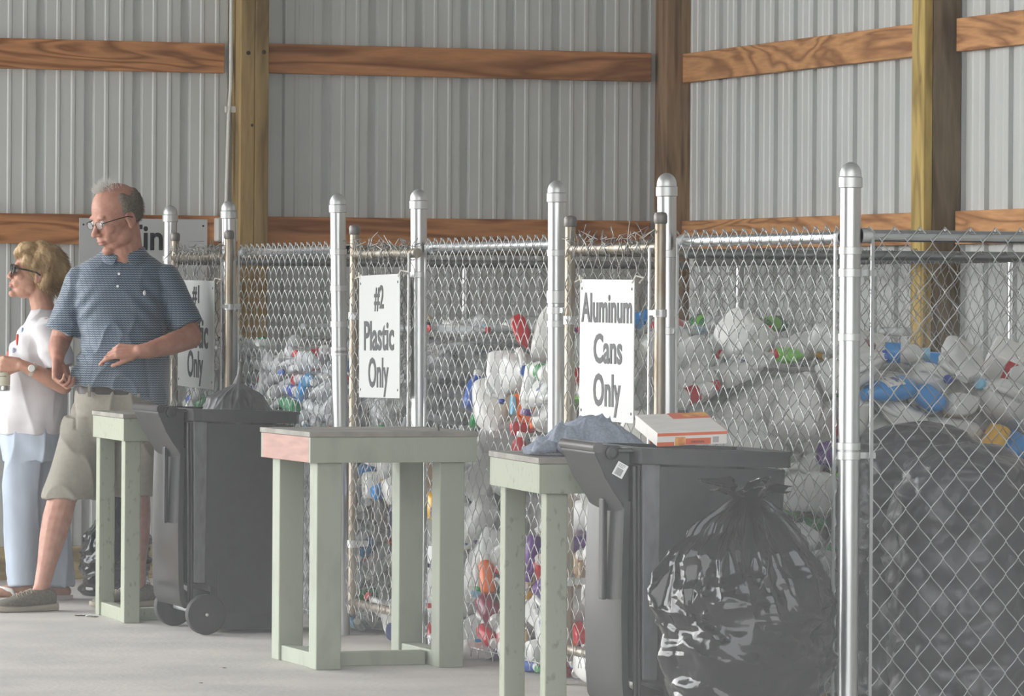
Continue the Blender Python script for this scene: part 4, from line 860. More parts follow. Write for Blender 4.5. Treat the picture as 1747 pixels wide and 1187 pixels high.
34, 6797, 18821, 1189, 1, 15, -23, -66, 68, 35, 5685, 18850, 1064, 1, 64, 57, -47, -14, 37, 6394, 19150, 1179, 1, 12, 16, 68, 69, 39, 5649, 19167, 1086, 1, 52, -56, -63, 6, 34, 7388, 19533, 1176, 1, 45, -48, 48, -55,
38, 5415, 19753, 1080, 1, 23, 27, 73, -56, 42, 5381, 19791, 1080, 1, 25, 19, 61, 71, 38, 5599, 17411, 793, 1, 38, -34, -83, 16, 36, 5424, 17822, 197, 1, 52, -14, -20, -80, 37, 5496, 17582, 699, 1, 50, -61, 47, 37,
39, 5516, 17803, 947, 1, 69, -66, -11, -26, 34, 6040, 17876, 1194, 1, 48, 49, 53, 47, 34, 5410, 18684, 1012, 1, 50, 49, -49, 50, 38, 5391, 18709, 1029, 1, 20, 62, 24, 71, 34, 5477, 18996, 1036, 1, 64, -30, 54, -42,
39, 5535, 19155, 968, 1, 66, -12, -35, 64, 34, 5440, 19623, 1020, 1, 60, 66, 6, 44, 34, 5676, 19501, 1109, 1, 9, -21, -76, 60, 34, 6316, 19846, 1187, 1, 68, -65, -24, 21, 44, 5511, 17553, 356, 1, 10, 41, 64, -63,
34, 5398, 17790, 309, 1, 59, 48, -18, 60, 39, 5497, 17616, 607, 1, 31, -37, -64, -58, 45, 6662, 18241, 1184, 1, 7, 8, -68, -71, 34, 5455, 18105, 1120, 1, 43, -69, 56, 2, 37, 5706, 18808, 1073, 1, 62, 68, -16, -31,
37, 5459, 18940, 1077, 1, 51, 72, 38, -22, 39, 5555, 19150, 1022, 1, 38, 7, -62, 66, 34, 5436, 19132, 1017, 1, 30, -30, -56, -70, 37, 5409, 19334, 1048, 1, 58, -56, -39, -42, 34, 5676, 19619, 1031, 1, 52, -3, -71, -46,
34, 5544, 19777, 1076, 1, 4, -61, 45, -63, 35, 5422, 17441, 366, 1, 15, -28, 77, 54, 42, 5505, 17779, 336, 1, 83, -31, 14, 41, 37, 5414, 17816, 419, 1, 79, -11, -11, -58, 36, 5495, 17963, 987, 1, 31, -34, -61, -62,
38, 5400, 18360, 1087, 1, 20, 46, 58, 63, 37, 5573, 18408, 1085, 1, 57, 68, -22, -38, 37, 5588, 18832, 1085, 1, 10, 62, -63, -43, 38, 5622, 19116, 1082, 1, 57, -16, -71, -35, 34, 5732, 19197, 1095, 1, 11, 25, -75, -59,
36, 5517, 19520, 1038, 1, 1, 3, 70, -70, 38, 5723, 19680, 1087, 1, 1, 36, -57, -73, 36, 5591, 19977, 1008, 1, 70, -9, -69, -13, 39, 5501, 17599, 375, 1, 24, 25, -63, 69, 37, 6234, 17765, 1186, 1, 30, -26, 66, -62,
47, 6593, 18094, 1201, 1, 69, -70, 0, 10, 44, 5605, 18038, 1011, 1, 30, -23, -64, -66, 36, 7210, 18520, 1175, 1, 68, 68, 15, 20, 34, 7046, 18893, 1189, 1, 30, -32, -64, 62, 42, 6033, 18914, 1184, 1, 48, 47, -52, -50,
34, 7362, 18669, 1184, 1, 54, -50, 47, -47, 35, 7517, 19361, 1185, 1, 60, -63, -34, 33, 34, 5554, 19551, 1097, 1, 5, -6, -74, 65, 39, 5490, 19730, 1108, 1, 61, 72, -17, -26, 37, 7151, 19785, 1182, 1, 5, 7, -70, -69,
36, 5767, 17455, 678, 1, 41, 43, -56, -56, 37, 5855, 17458, 683, 1, 55, -56, 43, -43, 37, 6292, 17437, 682, 1, 54, 54, -45, -45, 47, 7085, 17430, 698, 1, 54, -45, -54, 45, 37, 7583, 17454, 682, 1, 45, -45, -53, 53,
38, 7811, 17469, 688, 1, 44, 51, -50, -53, 47, 6217, 17482, 757, 1, 54, 43, -58, -40, 40, 5887, 17408, 691, 1, 16, -63, 16, -73, 39, 6063, 17511, 668, 1, 39, -53, 37, -64, 34, 6308, 17509, 694, 1, 50, -38, 60, -48,
38, 6481, 17407, 726, 1, 50, 25, 74, 34, 38, 6844, 17503, 688, 1, 49, 52, -48, -48, 37, 5479, 17888, 275, 1, 47, 24, -65, 53, 34, 5966, 17381, 750, 1, 16, 36, 37, 83, 36, 6243, 17441, 725, 1, 48, 65, 35, 45,
46, 6896, 17802, 1198, 1, 63, 66, -21, -31, 34, 6637, 17475, 713, 1, 29, -58, -22, 72, 39, 7066, 17500, 744, 1, 31, -66, 53, -40, 35, 5506, 17472, 711, 1, 34, -35, 61, -61, 39, 5703, 17500, 756, 1, 1, -88, -7, -45,
42, 6043, 17402, 824, 1, 52, 1, 84, 0, 38, 6388, 17410, 751, 1, 61, -46, 44, -45, 39, 6825, 17438, 750, 1, 43, 25, -83, -17, 35, 6821, 17482, 1170, 1, 70, -62, 22, -23, 39, 5486, 17385, 39, 1, 8, 15, 12, 97,
39, 5981, 17462, 809, 1, 18, -60, -44, 62, 37, 6152, 17440, 842, 1, 54, -4, 83, -4, 34, 6350, 17426, 794, 1, 60, 36, 51, 47, 34, 6587, 17439, 743, 1, 58, -63, 36, -33, 34, 6854, 17507, 727, 1, 74, 2, 65, -1,
34, 5533, 17525, 748, 1, 29, -47, 53, -62, 37, 5834, 17703, 1182, 1, 63, 66, 24, 29, 47, 6209, 18320, 1203, 1, 68, -56, 41, -19, 38, 6463, 17416, 877, 1, 28, 74, -33, -49, 37, 6738, 17436, 782, 1, 33, 46, -50, -64,
45, 6689, 17502, 840, 1, 4, -83, 19, -50, 38, 5425, 17605, 468, 1, 72, 66, 8, -12, 38, 5502, 17581, 532, 1, 18, -97, -6, 12, 42, 7754, 17536, 1179, 1, 2, 4, -70, -70, 38, 5413, 17625, 498, 1, 42, -73, -45, -26,
39, 5616, 17408, 497, 1, 55, -45, -21, 66, 39, 5497, 17606, 487, 1, 63, -51, -7, 56, 46, 6965, 17526, 1208, 1, 65, -71, 11, -21, 37, 5494, 17481, 610, 1, 45, -63, -47, -40, 46, 7210, 18334, 1210, 1, 48, -43, 59, -47,
34, 5410, 17596, 528, 1, 51, 48, -48, 51, 39, 5581, 17490, 821, 1, 79, 43, 42, 1, 44, 5509, 17374, 626, 1, 66, -63, -28, 26, 34, 5411, 17653, 134, 1, 56, 79, -11, 15, 34, 5482, 17705, 165, 1, 7, 2, -81, -56,
38, 5500, 17885, 918, 1, 39, 41, -74, 34, 37, 5525, 18094, 961, 1, 60, -69, -31, -22, 39, 5544, 18486, 972, 1, 64, -72, -22, -9, 36, 5398, 18571, 866, 1, 53, -80, -11, -21, 38, 5498, 18901, 821, 1, 43, -44, 52, 57,
39, 5500, 19238, 908, 1, 50, -20, 30, -77, 38, 5502, 19663, 944, 1, 48, 42, -72, 23, 39, 5500, 19932, 935, 1, 49, -10, 53, -67, 35, 5998, 17509, 834, 1, 26, -70, -43, 49, 39, 6041, 17673, 1183, 1, 21, 24, -67, -66,
38, 5990, 18084, 1197, 1, 1, 4, -74, 66, 36, 5828, 18204, 1184, 1, 62, -59, 40, -31, 34, 5664, 18570, 1069, 1, 70, 66, -22, -13, 35, 6058, 18859, 1191, 1, 46, 42, 59, 49, 35, 5980, 19197, 1175, 1, 56, 50, 48, 43,
40, 5944, 19441, 1190, 1, 52, 50, 50, 46, 41, 6052, 19541, 1184, 1, 42, 42, 57, 56, 39, 5878, 19897, 1177, 1, 56, -54, 44, -42, 36, 6277, 17507, 756, 1, 1, 74, 2, 66, 47, 6368, 17918, 1201, 1, 37, -30, -64, 59,
39, 6366, 18119, 1177, 1, 34, -37, -59, 62, 39, 6401, 18432, 1177, 1, 69, 71, 0, 3, 34, 6383, 18799, 1190, 1, 41, -45, 55, -55, 36, 6262, 19001, 1182, 1, 29, -38, -58, 65, 34, 6555, 18907, 1188, 1, 69, 71, 4, 4,
43, 6198, 19079, 1198, 1, 35, -61, -34, -60, 38, 6443, 19623, 1195, 1, 33, 32, -65, -59, 38, 6143, 19779, 1188, 1, 45, 52, 50, 50, 40, 5405, 17473, 134, 1, 72, 24, 60, 18, 35, 5462, 17704, 254, 1, 1, 0, -83, -54,
40, 5427, 17497, 749, 1, 4, 0, -81, -56, 34, 5540, 18203, 1002, 1, 12, 1, 75, 63, 46, 5415, 18525, 919, 1, 43, -27, 46, -72, 44, 5540, 18628, 1004, 1, 31, -6, 69, 63, 38, 5498, 18964, 928, 1, 40, -15, 37, -81,
37, 5459, 19165, 991, 1, 33, -78, -41, -31, 47, 5517, 19269, 970, 1, 42, -12, 60, 65, 35, 5553, 19977, 965, 1, 67, 43, 23, 55, 6, 5493, 14159, 83, 2, 10, 3, -73, 66, 11, 5535, 14166, 53, 2, 4, 0, 71, 68,
0, 5550, 14717, 70, 2, 64, 69, -23, -19, 8, 5486, 14751, 71, 2, 69, -70, -5, 11, 15, 5522, 15332, 30, 2, 63, 55, -44, -30, 33, 5525, 15567, 49, 2, 41, 57, -43, 54, 3, 5521, 15927, 101, 2, 27, 33, 69, -57,
3, 5464, 16144, 82, 2, 67, -52, 48, 17, 11, 5401, 16359, 59, 2, 70, -3, 67, 20, 18, 5387, 16942, 38, 2, 52, -48, 51, -48, 9, 5576, 17259, 29, 2, 61, 31, -32, -64, 5, 5560, 14004, 58, 2, 52, 59, 46, 38,
21, 5394, 14207, 84, 2, 57, 40, 41, 57, 8, 5545, 14301, 194, 2, 41, -37, -81, -13, 0, 5506, 14854, 216, 2, 40, 60, -43, 52, 28, 5579, 15279, 30, 2, 13, -53, -45, 69, 12, 5437, 15545, 39, 2, 66, 73, 3, 2,
9, 5563, 15677, 129, 2, 33, 84, -5, -40, 16, 5557, 15998, 32, 2, 49, -48, -50, 51, 8, 5511, 16416, 200, 2, 1, -16, -66, 72, 3, 5466, 16659, 61, 2, 17, -17, 68, -68, 2, 5572, 17028, 450, 2, 19, 59, 31, -70,
1, 5610, 14108, 179, 2, 43, -28, -60, 60, 26, 5528, 14161, 185, 2, 2, -52, 54, 65, 7, 5589, 14492, 100, 2, 67, -36, -53, 34, 3, 5508, 14961, 197, 2, 32, -62, 68, 17, 12, 5559, 15236, 93, 2, 42, 85, 7, -29,
7, 5388, 15374, 83, 2, 53, -49, 48, -48, 10, 5580, 15760, 167, 2, 63, 37, -23, -62, 30, 5396, 16099, 37, 2, 41, -53, 46, -57, 8, 5520, 15927, 122, 2, 0, 1, 61, 78, 1, 5422, 17031, 73, 2, 74, -32, 54, 20,
7, 5391, 17030, 571, 2, 73, -23, 59, -20, 2, 5693, 13950, 155, 2, 2, -60, -7, 79, 14, 5428, 14136, 153, 2, 65, -26, 16, 68, 7, 5537, 14463, 247, 2, 82, 50, -12, 20, 9, 5564, 15176, 262, 2, 23, -36, -67, 58,
7, 5504, 15588, 138, 2, 5, -17, 69, -69, 0, 5470, 15748, 1034, 2, 54, 40, -53, 50, 11, 5462, 15835, 1113, 2, 3, -33, -92, 16, 28, 5415, 15926, 119, 2, 53, 71, -35, 26, 3, 5495, 16436, 190, 2, 58, -34, 55, 48,
6, 5533, 16919, 192, 2, 39, 91, -7, -6, 27, 5437, 16925, 584, 2, 64, -32, 67, -7, 4, 5458, 14099, 298, 2, 64, 75, -4, -4, 0, 5506, 14330, 469, 2, 60, -70, 33, 15, 32, 5413, 14732, 156, 2, 52, 70, -1, 47,
32, 5478, 14663, 269, 2, 73, -9, 43, 50, 4, 5482, 15476, 333, 2, 40, -34, 20, 82, 27, 5449, 15463, 1079, 2, 10, 5, -98, 1, 1, 5455, 15627, 424, 2, 49, -73, 38, 25, 23, 5477, 15635, 157, 2, 7, 17, 15, -96,
6, 5534, 16231, 334, 2, 50, 82, -1, -24, 8, 5511, 16707, 283, 2, 16, 42, -88, -10, 2, 5722, 17047, 579, 2, 28, 34, -64, -61, 3, 5552, 14002, 355, 2, 39, -66, 60, -18, 7, 5428, 14575, 311, 2, 28, 65, 64, -27,
33, 5429, 14573, 152, 2, 2, 0, 35, 93, 9, 5540, 14856, 287, 2, 63, -14, -1, -75, 5, 5510, 15187, 377, 2, 17, 39, -65, 61, 5, 5524, 15638, 865, 2, 60, -42, 28, -61, 7, 5563, 15423, 210, 2, 41, -26, 27, 82,
8, 5479, 16032, 984, 2, 40, 89, -15, -2, 10, 5560, 15835, 259, 2, 57, -41, 46, 52, 0, 5527, 16747, 354, 2, 2, 10, -72, 67, 21, 5514, 16981, 652, 2, 34, -65, 51, -42, 11, 5501, 14290, 295, 2, 36, 32, -71, 50,
5, 5556, 14101, 333, 2, 56, -44, -37, -58, 11, 5448, 14304, 368, 2, 20, -25, 75, 56, 14, 5386, 14902, 176, 2, 37, 60, 33, 61, 9, 5688, 15585, 1017, 2, 49, 58, 31, -55, 19, 5559, 15473, 406, 2, 46, 66, 16, -55,
11, 5471, 16011, 570, 2, 32, -65, -67, -6, 2, 5859, 16698, 770, 2, 29, 52, -47, -63, 1, 5888, 16870, 749, 2, 27, -11, 82, 47, 3, 5719, 16890, 712, 2, 38, 65, -63, -13, 29, 5394, 17188, 550, 2, 42, 40, 42, 68,
8, 5482, 14142, 668, 2, 58, 80, -10, -5, 3, 5459, 14315, 483, 2, 13, 9, 75, -62, 4, 5536, 14472, 195, 2, 86, -49, -3, 0, 11, 5390, 14974, 264, 2, 31, 61, 30, 65, 15, 5427, 15092, 301, 2, 20, -28, 76, 54,
25, 5558, 15228, 376, 2, 6, -44, -84, -27, 0, 5706, 15999, 919, 2, 52, 65, -51, -13, 8, 6525, 17087, 673, 2, 9, -61, -30, 72, 3, 5466, 16296, 337, 2, 66, -73, -7, -5, 1, 6038, 17153, 666, 2, 20, -57, 42, -66,
1, 5713, 16960, 657, 2, 1, -43, -59, -67, 1, 6012, 14280, 1195, 2, 55, 76, 27, 19, 9, 5424, 14497, 489, 2, 48, -55, -42, -53, 5, 5553, 14640, 342, 2, 70, 59, -15, -35, 2, 5515, 14715, 594, 2, 70, 20, 4, 67,
6, 7327, 16600, 650, 2, 1, -17, 62, -76, 10, 5443, 15424, 985, 2, 33, 17, 61, -68, 5, 5429, 16157, 583, 2, 88, -1, 39, -24, 3, 5971, 16793, 753, 2, 52, 39, 61, 43, 26, 5448, 15773, 133, 2, 42, 89, 2, -12,
8, 6558, 17148, 701, 2, 43, 39, 80, 4, 7, 5387, 17287, 581, 2, 73, 1, 67, 2, 8, 5753, 14014, 461, 2, 15, -88, -6, -43, 1, 5848, 14348, 1176, 2, 17, -41, 67, 58, 1, 5883, 14566, 1163, 2, 62, -63, 34, -28,
5, 5420, 14815, 292, 2, 70, -10, 41, 56, 3, 7104, 16964, 637, 2, 41, 66, 55, 28, 33, 5569, 15733, 982, 2, 26, 16, -69, 64, 6, 6781, 16872, 658, 2, 36, -26, -54, 70, 9, 7018, 17041, 554, 2, 46, -57, -38, 54,
0, 5446, 16417, 684, 2, 16, 91, 29, 21, 0, 5457, 16531, 434, 2, 4, 5, 58, 80, 12, 5727, 17281, 551, 2, 36, -34, 52, -68, 21, 5842, 14098, 709, 2, 5, -15, -96, 19, 33, 5558, 14449, 547, 2, 21, 23, -62, 71,
0, 6423, 14855, 1150, 2, 66, 72, -3, -15, 22, 5432, 14990, 358, 2, 54, 37, 30, -68, 10, 5435, 15173, 112, 2, 56, -26, -40, -67, 12, 5602, 15768, 951, 2, 11, -64, 18, -73, 4, 5882, 16671, 771, 2, 60, 44, 55, 34,
2, 6828, 17280, 540, 2, 69, -8, 71, -1, 15, 5498, 15827, 203, 2, 42, -31, -50, -68, 25, 5576, 16404, 354, 2, 52, -39, -43, -60, 17, 5418, 16926, 132, 2, 39, 58, -62, 33, 1, 5550, 14055, 666, 2, 58, 48, 48, 42,
22, 5527, 14563, 488, 2, 14, 2, 89, 41, 9, 5427, 14858, 463, 2, 51, 72, 9, 44, 16, 5399, 14980, 466, 2, 66, 45, 43, 38, 22, 5414, 15579, 154, 2, 36, 59, -59, 38, 1, 6908, 17176, 564, 2, 63, -16, 74, 6,
18, 5490, 16206, 605, 2, 65, -59, -4, -46, 9, 5558, 16124, 485, 2, 73, -54, -23, 32, 33, 5430, 15940, 224, 2, 46, 77, 37, -22, 26, 5593, 16741, 533, 2, 51, -54, -21, 62, 4, 5914, 17133, 674, 2, 48, -7, -51, 69,
2, 5463, 13908, 711, 2, 80, -59, -1, 0, 26, 5525, 14135, 568, 2, 42, 78, -40, -19, 4, 5541, 14661, 521, 2, 1, 2, 61, 78, 0, 5473, 15065, 550, 2, 14, -17, 59, -76, 2, 7412, 17032, 485, 2, 78, 60, 2, -11,
0, 5826, 16384, 854, 2, 75, 62, -16, 10, 31, 5416, 15856, 248, 2, 95, -16, -4, -21, 7, 5523, 16743, 736, 2, 52, 83, 13, -6, 7, 5554, 15799, 395, 2, 24, 64, 68, -20, 2, 5743, 16912, 799, 2, 41, 0, 82, -39,
5, 6006, 17315, 579, 2, 2, 15, 60, -77, 7, 5435, 13915, 802, 2, 80, -59, 6, -1, 15, 5567, 14592, 553, 2, 33, -90, -16, 19, 21, 5400, 14682, 396, 2, 30, 50, 24, 76, 23, 5563, 14971, 426, 2, 65, -56, 35, 35,
31, 5576, 15248, 84, 2, 7, -4, -53, -83, 6, 7634, 17240, 574, 2, 41, 88, 3, -19, 17, 6166, 16662, 743, 2, 17, -21, -56, 77, 3, 7553, 16970, 499, 2, 42, -65, 41, -46, 10, 5535, 16089, 435, 2, 26, 90, -20, -24,
9, 6091, 16895, 709, 2, 54, -82, -3, 13, 7, 5533, 17181, 647, 2, 52, -44, 54, -47, 11, 5682, 14070, 883, 2, 4, -89, -5, -42, 8, 5520, 14595, 644, 2, 59, 77, -13, -19, 1, 7029, 14724, 1050, 2, 1, 21, 74, 62,
10, 5442, 14838, 592, 2, 30, 58, 59, -46, 5, 5429, 15424, 160, 2, 84, -1, 33, -40, 32, 5417, 15230, 1041, 2, 47, -41, 51, 58, 0, 6280, 16972, 749, 2, 11, -2, 73, -66, 12, 5573, 16229, 327, 2, 59, -48, 38, 51,
26, 5420, 16445, 18, 2, 43, -15, -30, -83, 2, 5517, 16470, 504, 2, 19, -14, -45, -85, 31, 5416, 16792, 494, 2, 57, -32, -37, -64, 9, 5633, 14207, 1049, 2, 58, -34, 43, -59, 4, 5487, 14360, 646, 2, 45, 86, -3, -20,
2, 7194, 14722, 1004, 2, 25, -8, -69, 66, 2, 5589, 15265, 636, 2, 28, 62, -62, -36, 8, 5470, 15283, 700, 2, 19, 25, 74, -57, 6, 7655, 16858, 529, 2, 75, 6, -61, 21, 29, 5573, 16097, 71, 2, 77, -41, -21, -41,
32, 6508, 16951, 643, 2, 47, -49, -41, 59, 10, 6721, 17309, 518, 2, 73, 64, 20, 3, 17, 5418, 16466, 519, 2, 52, -39, 39, 63, 7, 5389, 17263, 693, 2, 42, 57, 41, 55, 25, 5780, 14362, 1106, 2, 26, -53, -68, 41,
33, 5541, 14014, 459, 2, 76, -46, 32, 30, 4, 5450, 14366, 667, 2, 16, -6, 44, 87, 10, 5459, 14829, 637, 2, 78, -57, 7, -22, 17, 5452, 15532, 228, 2, 87, 39, -24, 12, 4, 7744, 16373, 620, 2, 4, 12, -59, 78,
1, 6361, 17257, 705, 2, 37, -57, -44, 57, 22, 5414, 16584, 604, 2, 68, -17, -14, -69, 3, 7211, 17220, 422, 2, 15, 6, 18, 96, 17, 5415, 16608, 556, 2, 70, -60, 26, -25, 3, 5922, 17252, 657, 2, 38, -55, -36, 63,
32, 5718, 14102, 730, 2, 49, 71, 19, 45, 7, 5553, 14233, 666, 2, 8, 69, 70, -3, 1, 5455, 14619, 671, 2, 46, -34, 42, 69, 4, 5468, 14938, 805, 2, 48, -86, -7, 8, 8, 5713, 15282, 1153, 2, 4, -42, -79, 41,
0, 6785, 16701, 718, 2, 34, -58, 53, -49, 23, 5943, 16339, 847, 2, 53, -76, 19, -29, 32, 5418, 16457, 514, 2, 67, 69, -16, 16, 6, 7719, 17322, 404, 2, 73, 61, 22, -16, 30, 5426, 16667, 618, 2, 71, -58, 22, 30,
4, 5625, 17113, 671, 2, 69, 50, -33, 37, 8, 5792, 13961, 876, 2, 54, 3, 34, 76, 31, 5403, 14116, 522, 2, 51, 8, 55, 64, 26, 5526, 14602, 729, 2, 66, 40, 32, -53, 6, 7739, 16889, 504, 2, 58, 35, 43, -58,
4, 5450, 15116, 977, 2, 35, -9, 22, 89, 0, 6274, 16586, 821, 2, 67, 57, -40, -22, 29, 5587, 15768, 857, 2, 78, -18, 54, 23, 2, 7637, 17252, 394, 2, 46, -47, -44, 59, 4, 5442, 16335, 442, 2, 7, -2, 73, -67,
23, 5517, 16768, 662, 2, 40, -46, 68, 39, 27, 5806, 16872, 649, 2, 81, -22, -34, -41, 22, 5463, 14208, 601, 2, 97, 19, 5, 1, 3, 5547, 14292, 839, 2, 34, 34, -86, 1, 8, 5522, 14504, 970, 2, 7, -39, 86, 29,
26, 5516, 15292, 98, 2, 94, 21, -7, -22, 9, 5893, 14969, 1148, 2, 52, 50, 53, 42, 0, 7530, 16689, 582, 2, 30, -48, 53, -61, 33, 5589, 16598, 735, 2, 40, 4, -80, 42, 28, 5547, 16460, 640, 2, 50, 21, 52, 64,
32, 5535, 15860, 441, 2, 17, -75, -62, 6, 4, 5419, 16382, 438, 2, 60, -66, 22, -35, 5, 5469, 17095, 626, 2, 93, -32, -5, 0, 0, 5920, 14042, 1041, 2, 50, -28, 48, -65, 6, 5547, 14151, 1042, 2, 60, -75, -17, -16,
1, 5683, 14603, 1112, 2, 45, -11, 69, 54, 16, 5553, 15289, 216, 2, 41, 61, 61, -25, 8, 7309, 17193, 523, 2, 20, -50, 65, -51, 6, 7368, 16824, 597, 2, 7, 60, 14, -77, 28, 5534, 16348, 433, 2, 53, 58, 49, -35,
21, 5971, 14019, 727, 2, 31, -31, 62, -64, 8, 6825, 14706, 1125, 2, 54, 44, 70, 7, 9, 5535, 14665, 822, 2, 30, -25, 68, 61, 16, 5400, 15305, 322, 2, 26, -68, 53, -41, 7, 7176, 16638, 637, 2, 44, -63, 45, -42,
10, 5503, 15324, 1181, 2, 40, 67, 58, -18, 25, 5585, 16768, 675, 2, 34, 75, -55, 6, 31, 5642, 14068, 747, 2, 67, -23, -68, -13, 31, 5414, 14581, 695, 2, 1, 1, -19, 97, 26, 5390, 14880, 711, 2, 43, 55, 32, 63,
8, 7811, 15350, 917, 2, 58, 37, -53, -47, 4, 6063, 15044, 1151, 2, 62, -63, 33, -29, 2, 6694, 16484, 752, 2, 17, -11, -59, 77, 0, 7088, 16885, 621, 2, 45, 60, -9, -64, 27, 5867, 14110, 741, 2, 24, 7, 57, -77,
15, 5433, 14378, 800, 2, 29, 51, -77, 20, 8, 5484, 14854, 950, 2, 57, 80, -10, -6, 0, 5635, 14956, 1108, 2, 14, -65, 58, 44, 24, 5670, 15365, 1026, 2, 73, -61, 26, -10, 9, 6199, 16391, 843, 2, 76, 63, 5, -2,
1, 5833, 16524, 801, 2, 31, 40, -68, -50, 15, 5528, 13954, 632, 2, 76, -2, 58, -27, 10, 5510, 14338, 1132, 2, 22, -88, -37, 16, 32, 5585, 14572, 1033, 2, 24, -83, 43, 22, 22, 5598, 15317, 367, 2, 8, -70, -24, 65,
10, 7573, 14043, 855, 2, 35, -64, 43, -52, 25, 5546, 15853, 935, 2, 41, -48, -40, -65, 23, 6292, 16670, 751, 2, 49, -65, -37, 42, 26, 5672, 14081, 748, 2, 80, 56, 18, 2, 4, 5460, 14241, 1178, 2, 11, 64, 67, -32,
0, 5468, 14639, 1142, 2, 11, 68, -71, 0, 18, 5479, 15255, 449, 2, 76, -55, 32, 1, 2, 5494, 14876, 945, 2, 67, -33, -32, -56, 28, 5415, 14931, 1049, 2, 29, -32, -66, -60, 2, 6894, 17247, 663, 2, 2, -36, -70, 59,
25, 5538, 13931, 780, 2, 17, 79, 28, 50, 7, 5624, 13988, 761, 2, 7, -20, 36, 90, 22, 5427, 14777, 992, 2, 71, 6, -16, 67, 16, 5427, 15410, 485, 2, 2, 65, -74, -5, 6, 5751, 15772, 1085, 2, 28, -48, 76, 30,
14, 5410, 15529, 1214, 2, 51, -54, 63, 18, 2, 6427, 16659, 754, 2, 55, -82, 6, -6, 0, 6985, 14513, 1071, 2, 23, 41, 54, -68, 4, 5426, 14429, 1045, 2, 60, -26, -22, -71, 15, 5569, 14410, 1059, 2, 19, -74, 46, 44,
5, 5740, 14865, 1144, 2, 27, 75, -54, -24, 28, 5465, 15393, 316, 2, 1, -21, -39, 89, 0, 7812, 16451, 604, 2, 44, -52, -39, 60, 16, 5992, 16530, 787, 2, 70, 54, -35, -27, 5, 5687, 13944, 820, 2, 27, 49, -25, -78,
8, 7746, 14075, 950, 2, 66, -73, 1, 8, 0, 5595, 14684, 1028, 2, 30, 7, -60, -72, 4, 5528, 15091, 829, 2, 6, 69, 69, 16, 26, 5420, 15284, 797, 2, 24, 32, 73, -54, 1, 5543, 16315, 733, 2, 26, 23, 67, 64,
0, 5660, 16347, 855, 2, 34, 42, 65, -51, 22, 5801, 14122, 38, 2, 67, 73, 7, -2, 4, 6312, 13903, 765, 2, 39, -33, 62, 59, 19, 6422, 14121, 747, 2, 66, 74, 5, -6, 11, 6816, 14057, 755, 2, 73, -9, -66, -5,
5, 7048, 13991, 736, 2, 50, -55, -39, 53, 29, 7268, 13931, 731, 2, 16, -68, 16, -68, 22, 5907, 14073, 46, 2, 34, 32, 60, -63, 29, 6248, 14008, 731, 2, 52, -11, -69, 47, 15, 6625, 14078, 731, 2, 47, 51, -51, -49,
9, 6659, 13915, 756, 2, 16, -28, 51, 79, 9, 7074, 14058, 812, 2, 50, 50, -50, -48, 4, 7239, 13942, 749, 2, 68, -68, -18, 18, 3, 5710, 13959, 139, 2, 66, -2, 69, 26, 7, 6115, 14100, 899, 2, 58, 80, 0, 9,
19, 6618, 13958, 861, 2, 21, 75, -49, -38, 1, 7102, 14164, 1040, 2, 21, 44, 66, 55, 26, 6712, 13966, 734, 2, 69, 8, 69, -8, 30, 7079, 13904, 738, 2, 69, -68, 19, 12, 2, 5726, 14052, 322, 2, 32, -59, 60, -41,
15, 6070, 14083, 702, 2, 98, -1, 1, 14, 2, 6497, 14178, 1149, 2, 24, 1, -83, 49, 6, 6675, 13984, 914, 2, 42, 58, 55, 40, 5, 7232, 13937, 868, 2, 17, 33, -58, -71, 32, 7142, 14089, 824, 2, 63, -2, 76, -3,
0, 5459, 13998, 335, 2, 6, 6, -12, 98, 7, 6261, 13956, 897, 2, 42, 31, -40, -74, 28, 6468, 14057, 802, 2, 19, -16, -73, 63, 0, 7192, 14443, 1036, 2, 61, 64, -32, -32, 0, 7105, 14042, 985, 2, 20, -43, -75, 43,
3, 7491, 14680, 987, 2, 41, 18, 68, -57, 5, 5831, 13954, 302, 2, 11, -20, 7, -96, 19, 6279, 13931, 996, 2, 21, -21, -73, -59, 1, 6294, 13978, 883, 2, 37, 42, 59, 56, 15, 6561, 14083, 847, 2, 9, -58, -75, 28,
29, 7106, 14069, 812, 2, 61, 70, 31, -15, 4, 7758, 13916, 758, 2, 2, -2, 74, 66, 7, 5835, 13940, 549, 2, 4, 36, 72, 58, 11, 6307, 14117, 1043, 2, 19, 25, -63, 70, 7, 6398, 13922, 970, 2, 3, -4, -71, -69,
17, 6534, 13958, 898, 2, 20, 81, -49, -20, 24, 7285, 13996, 736, 2, 46, -58, 40, -53, 29, 7230, 13931, 819, 2, 56, 30, 72, 24, 20, 5436, 14066, 373, 2, 19, 5, 72, 66, 5, 5886, 14085, 804, 2, 92, 10, 29, 20,
6, 6654, 14057, 930, 2, 72, 45, -27, -43, 2, 6951, 13989, 964, 2, 53, -42, -49, 54, 33, 7558, 13945, 827, 2, 39, -30, 85, -13, 4, 7568, 14103, 758, 2, 64, 73, -12, -15, 8, 5736, 14067, 552, 2, 30, 73, 14, -58,
19, 6213, 13970, 1031, 2, 49, -41, -63, 43, 2, 6655, 14023, 1053, 2, 70, -57, 35, -22, 30, 6900, 14086, 868, 2, 85, 13, -42, -24, 8, 7483, 14048, 869, 2, 60, -8, -77, 16, 24, 7442, 14088, 736, 2, 14, -68, -18, 69,
16, 5791, 13954, 562, 2, 80, -11, -49, 29, 2, 5939, 13956, 672, 2, 76, 9, -62, -6, 15, 5902, 14119, 558, 2, 15, 16, -58, 78, 14, 5900, 14049, 609, 2, 70, 3, 14, 69, 3, 5677, 14574, 1134, 2, 49, 80, -28, 10,
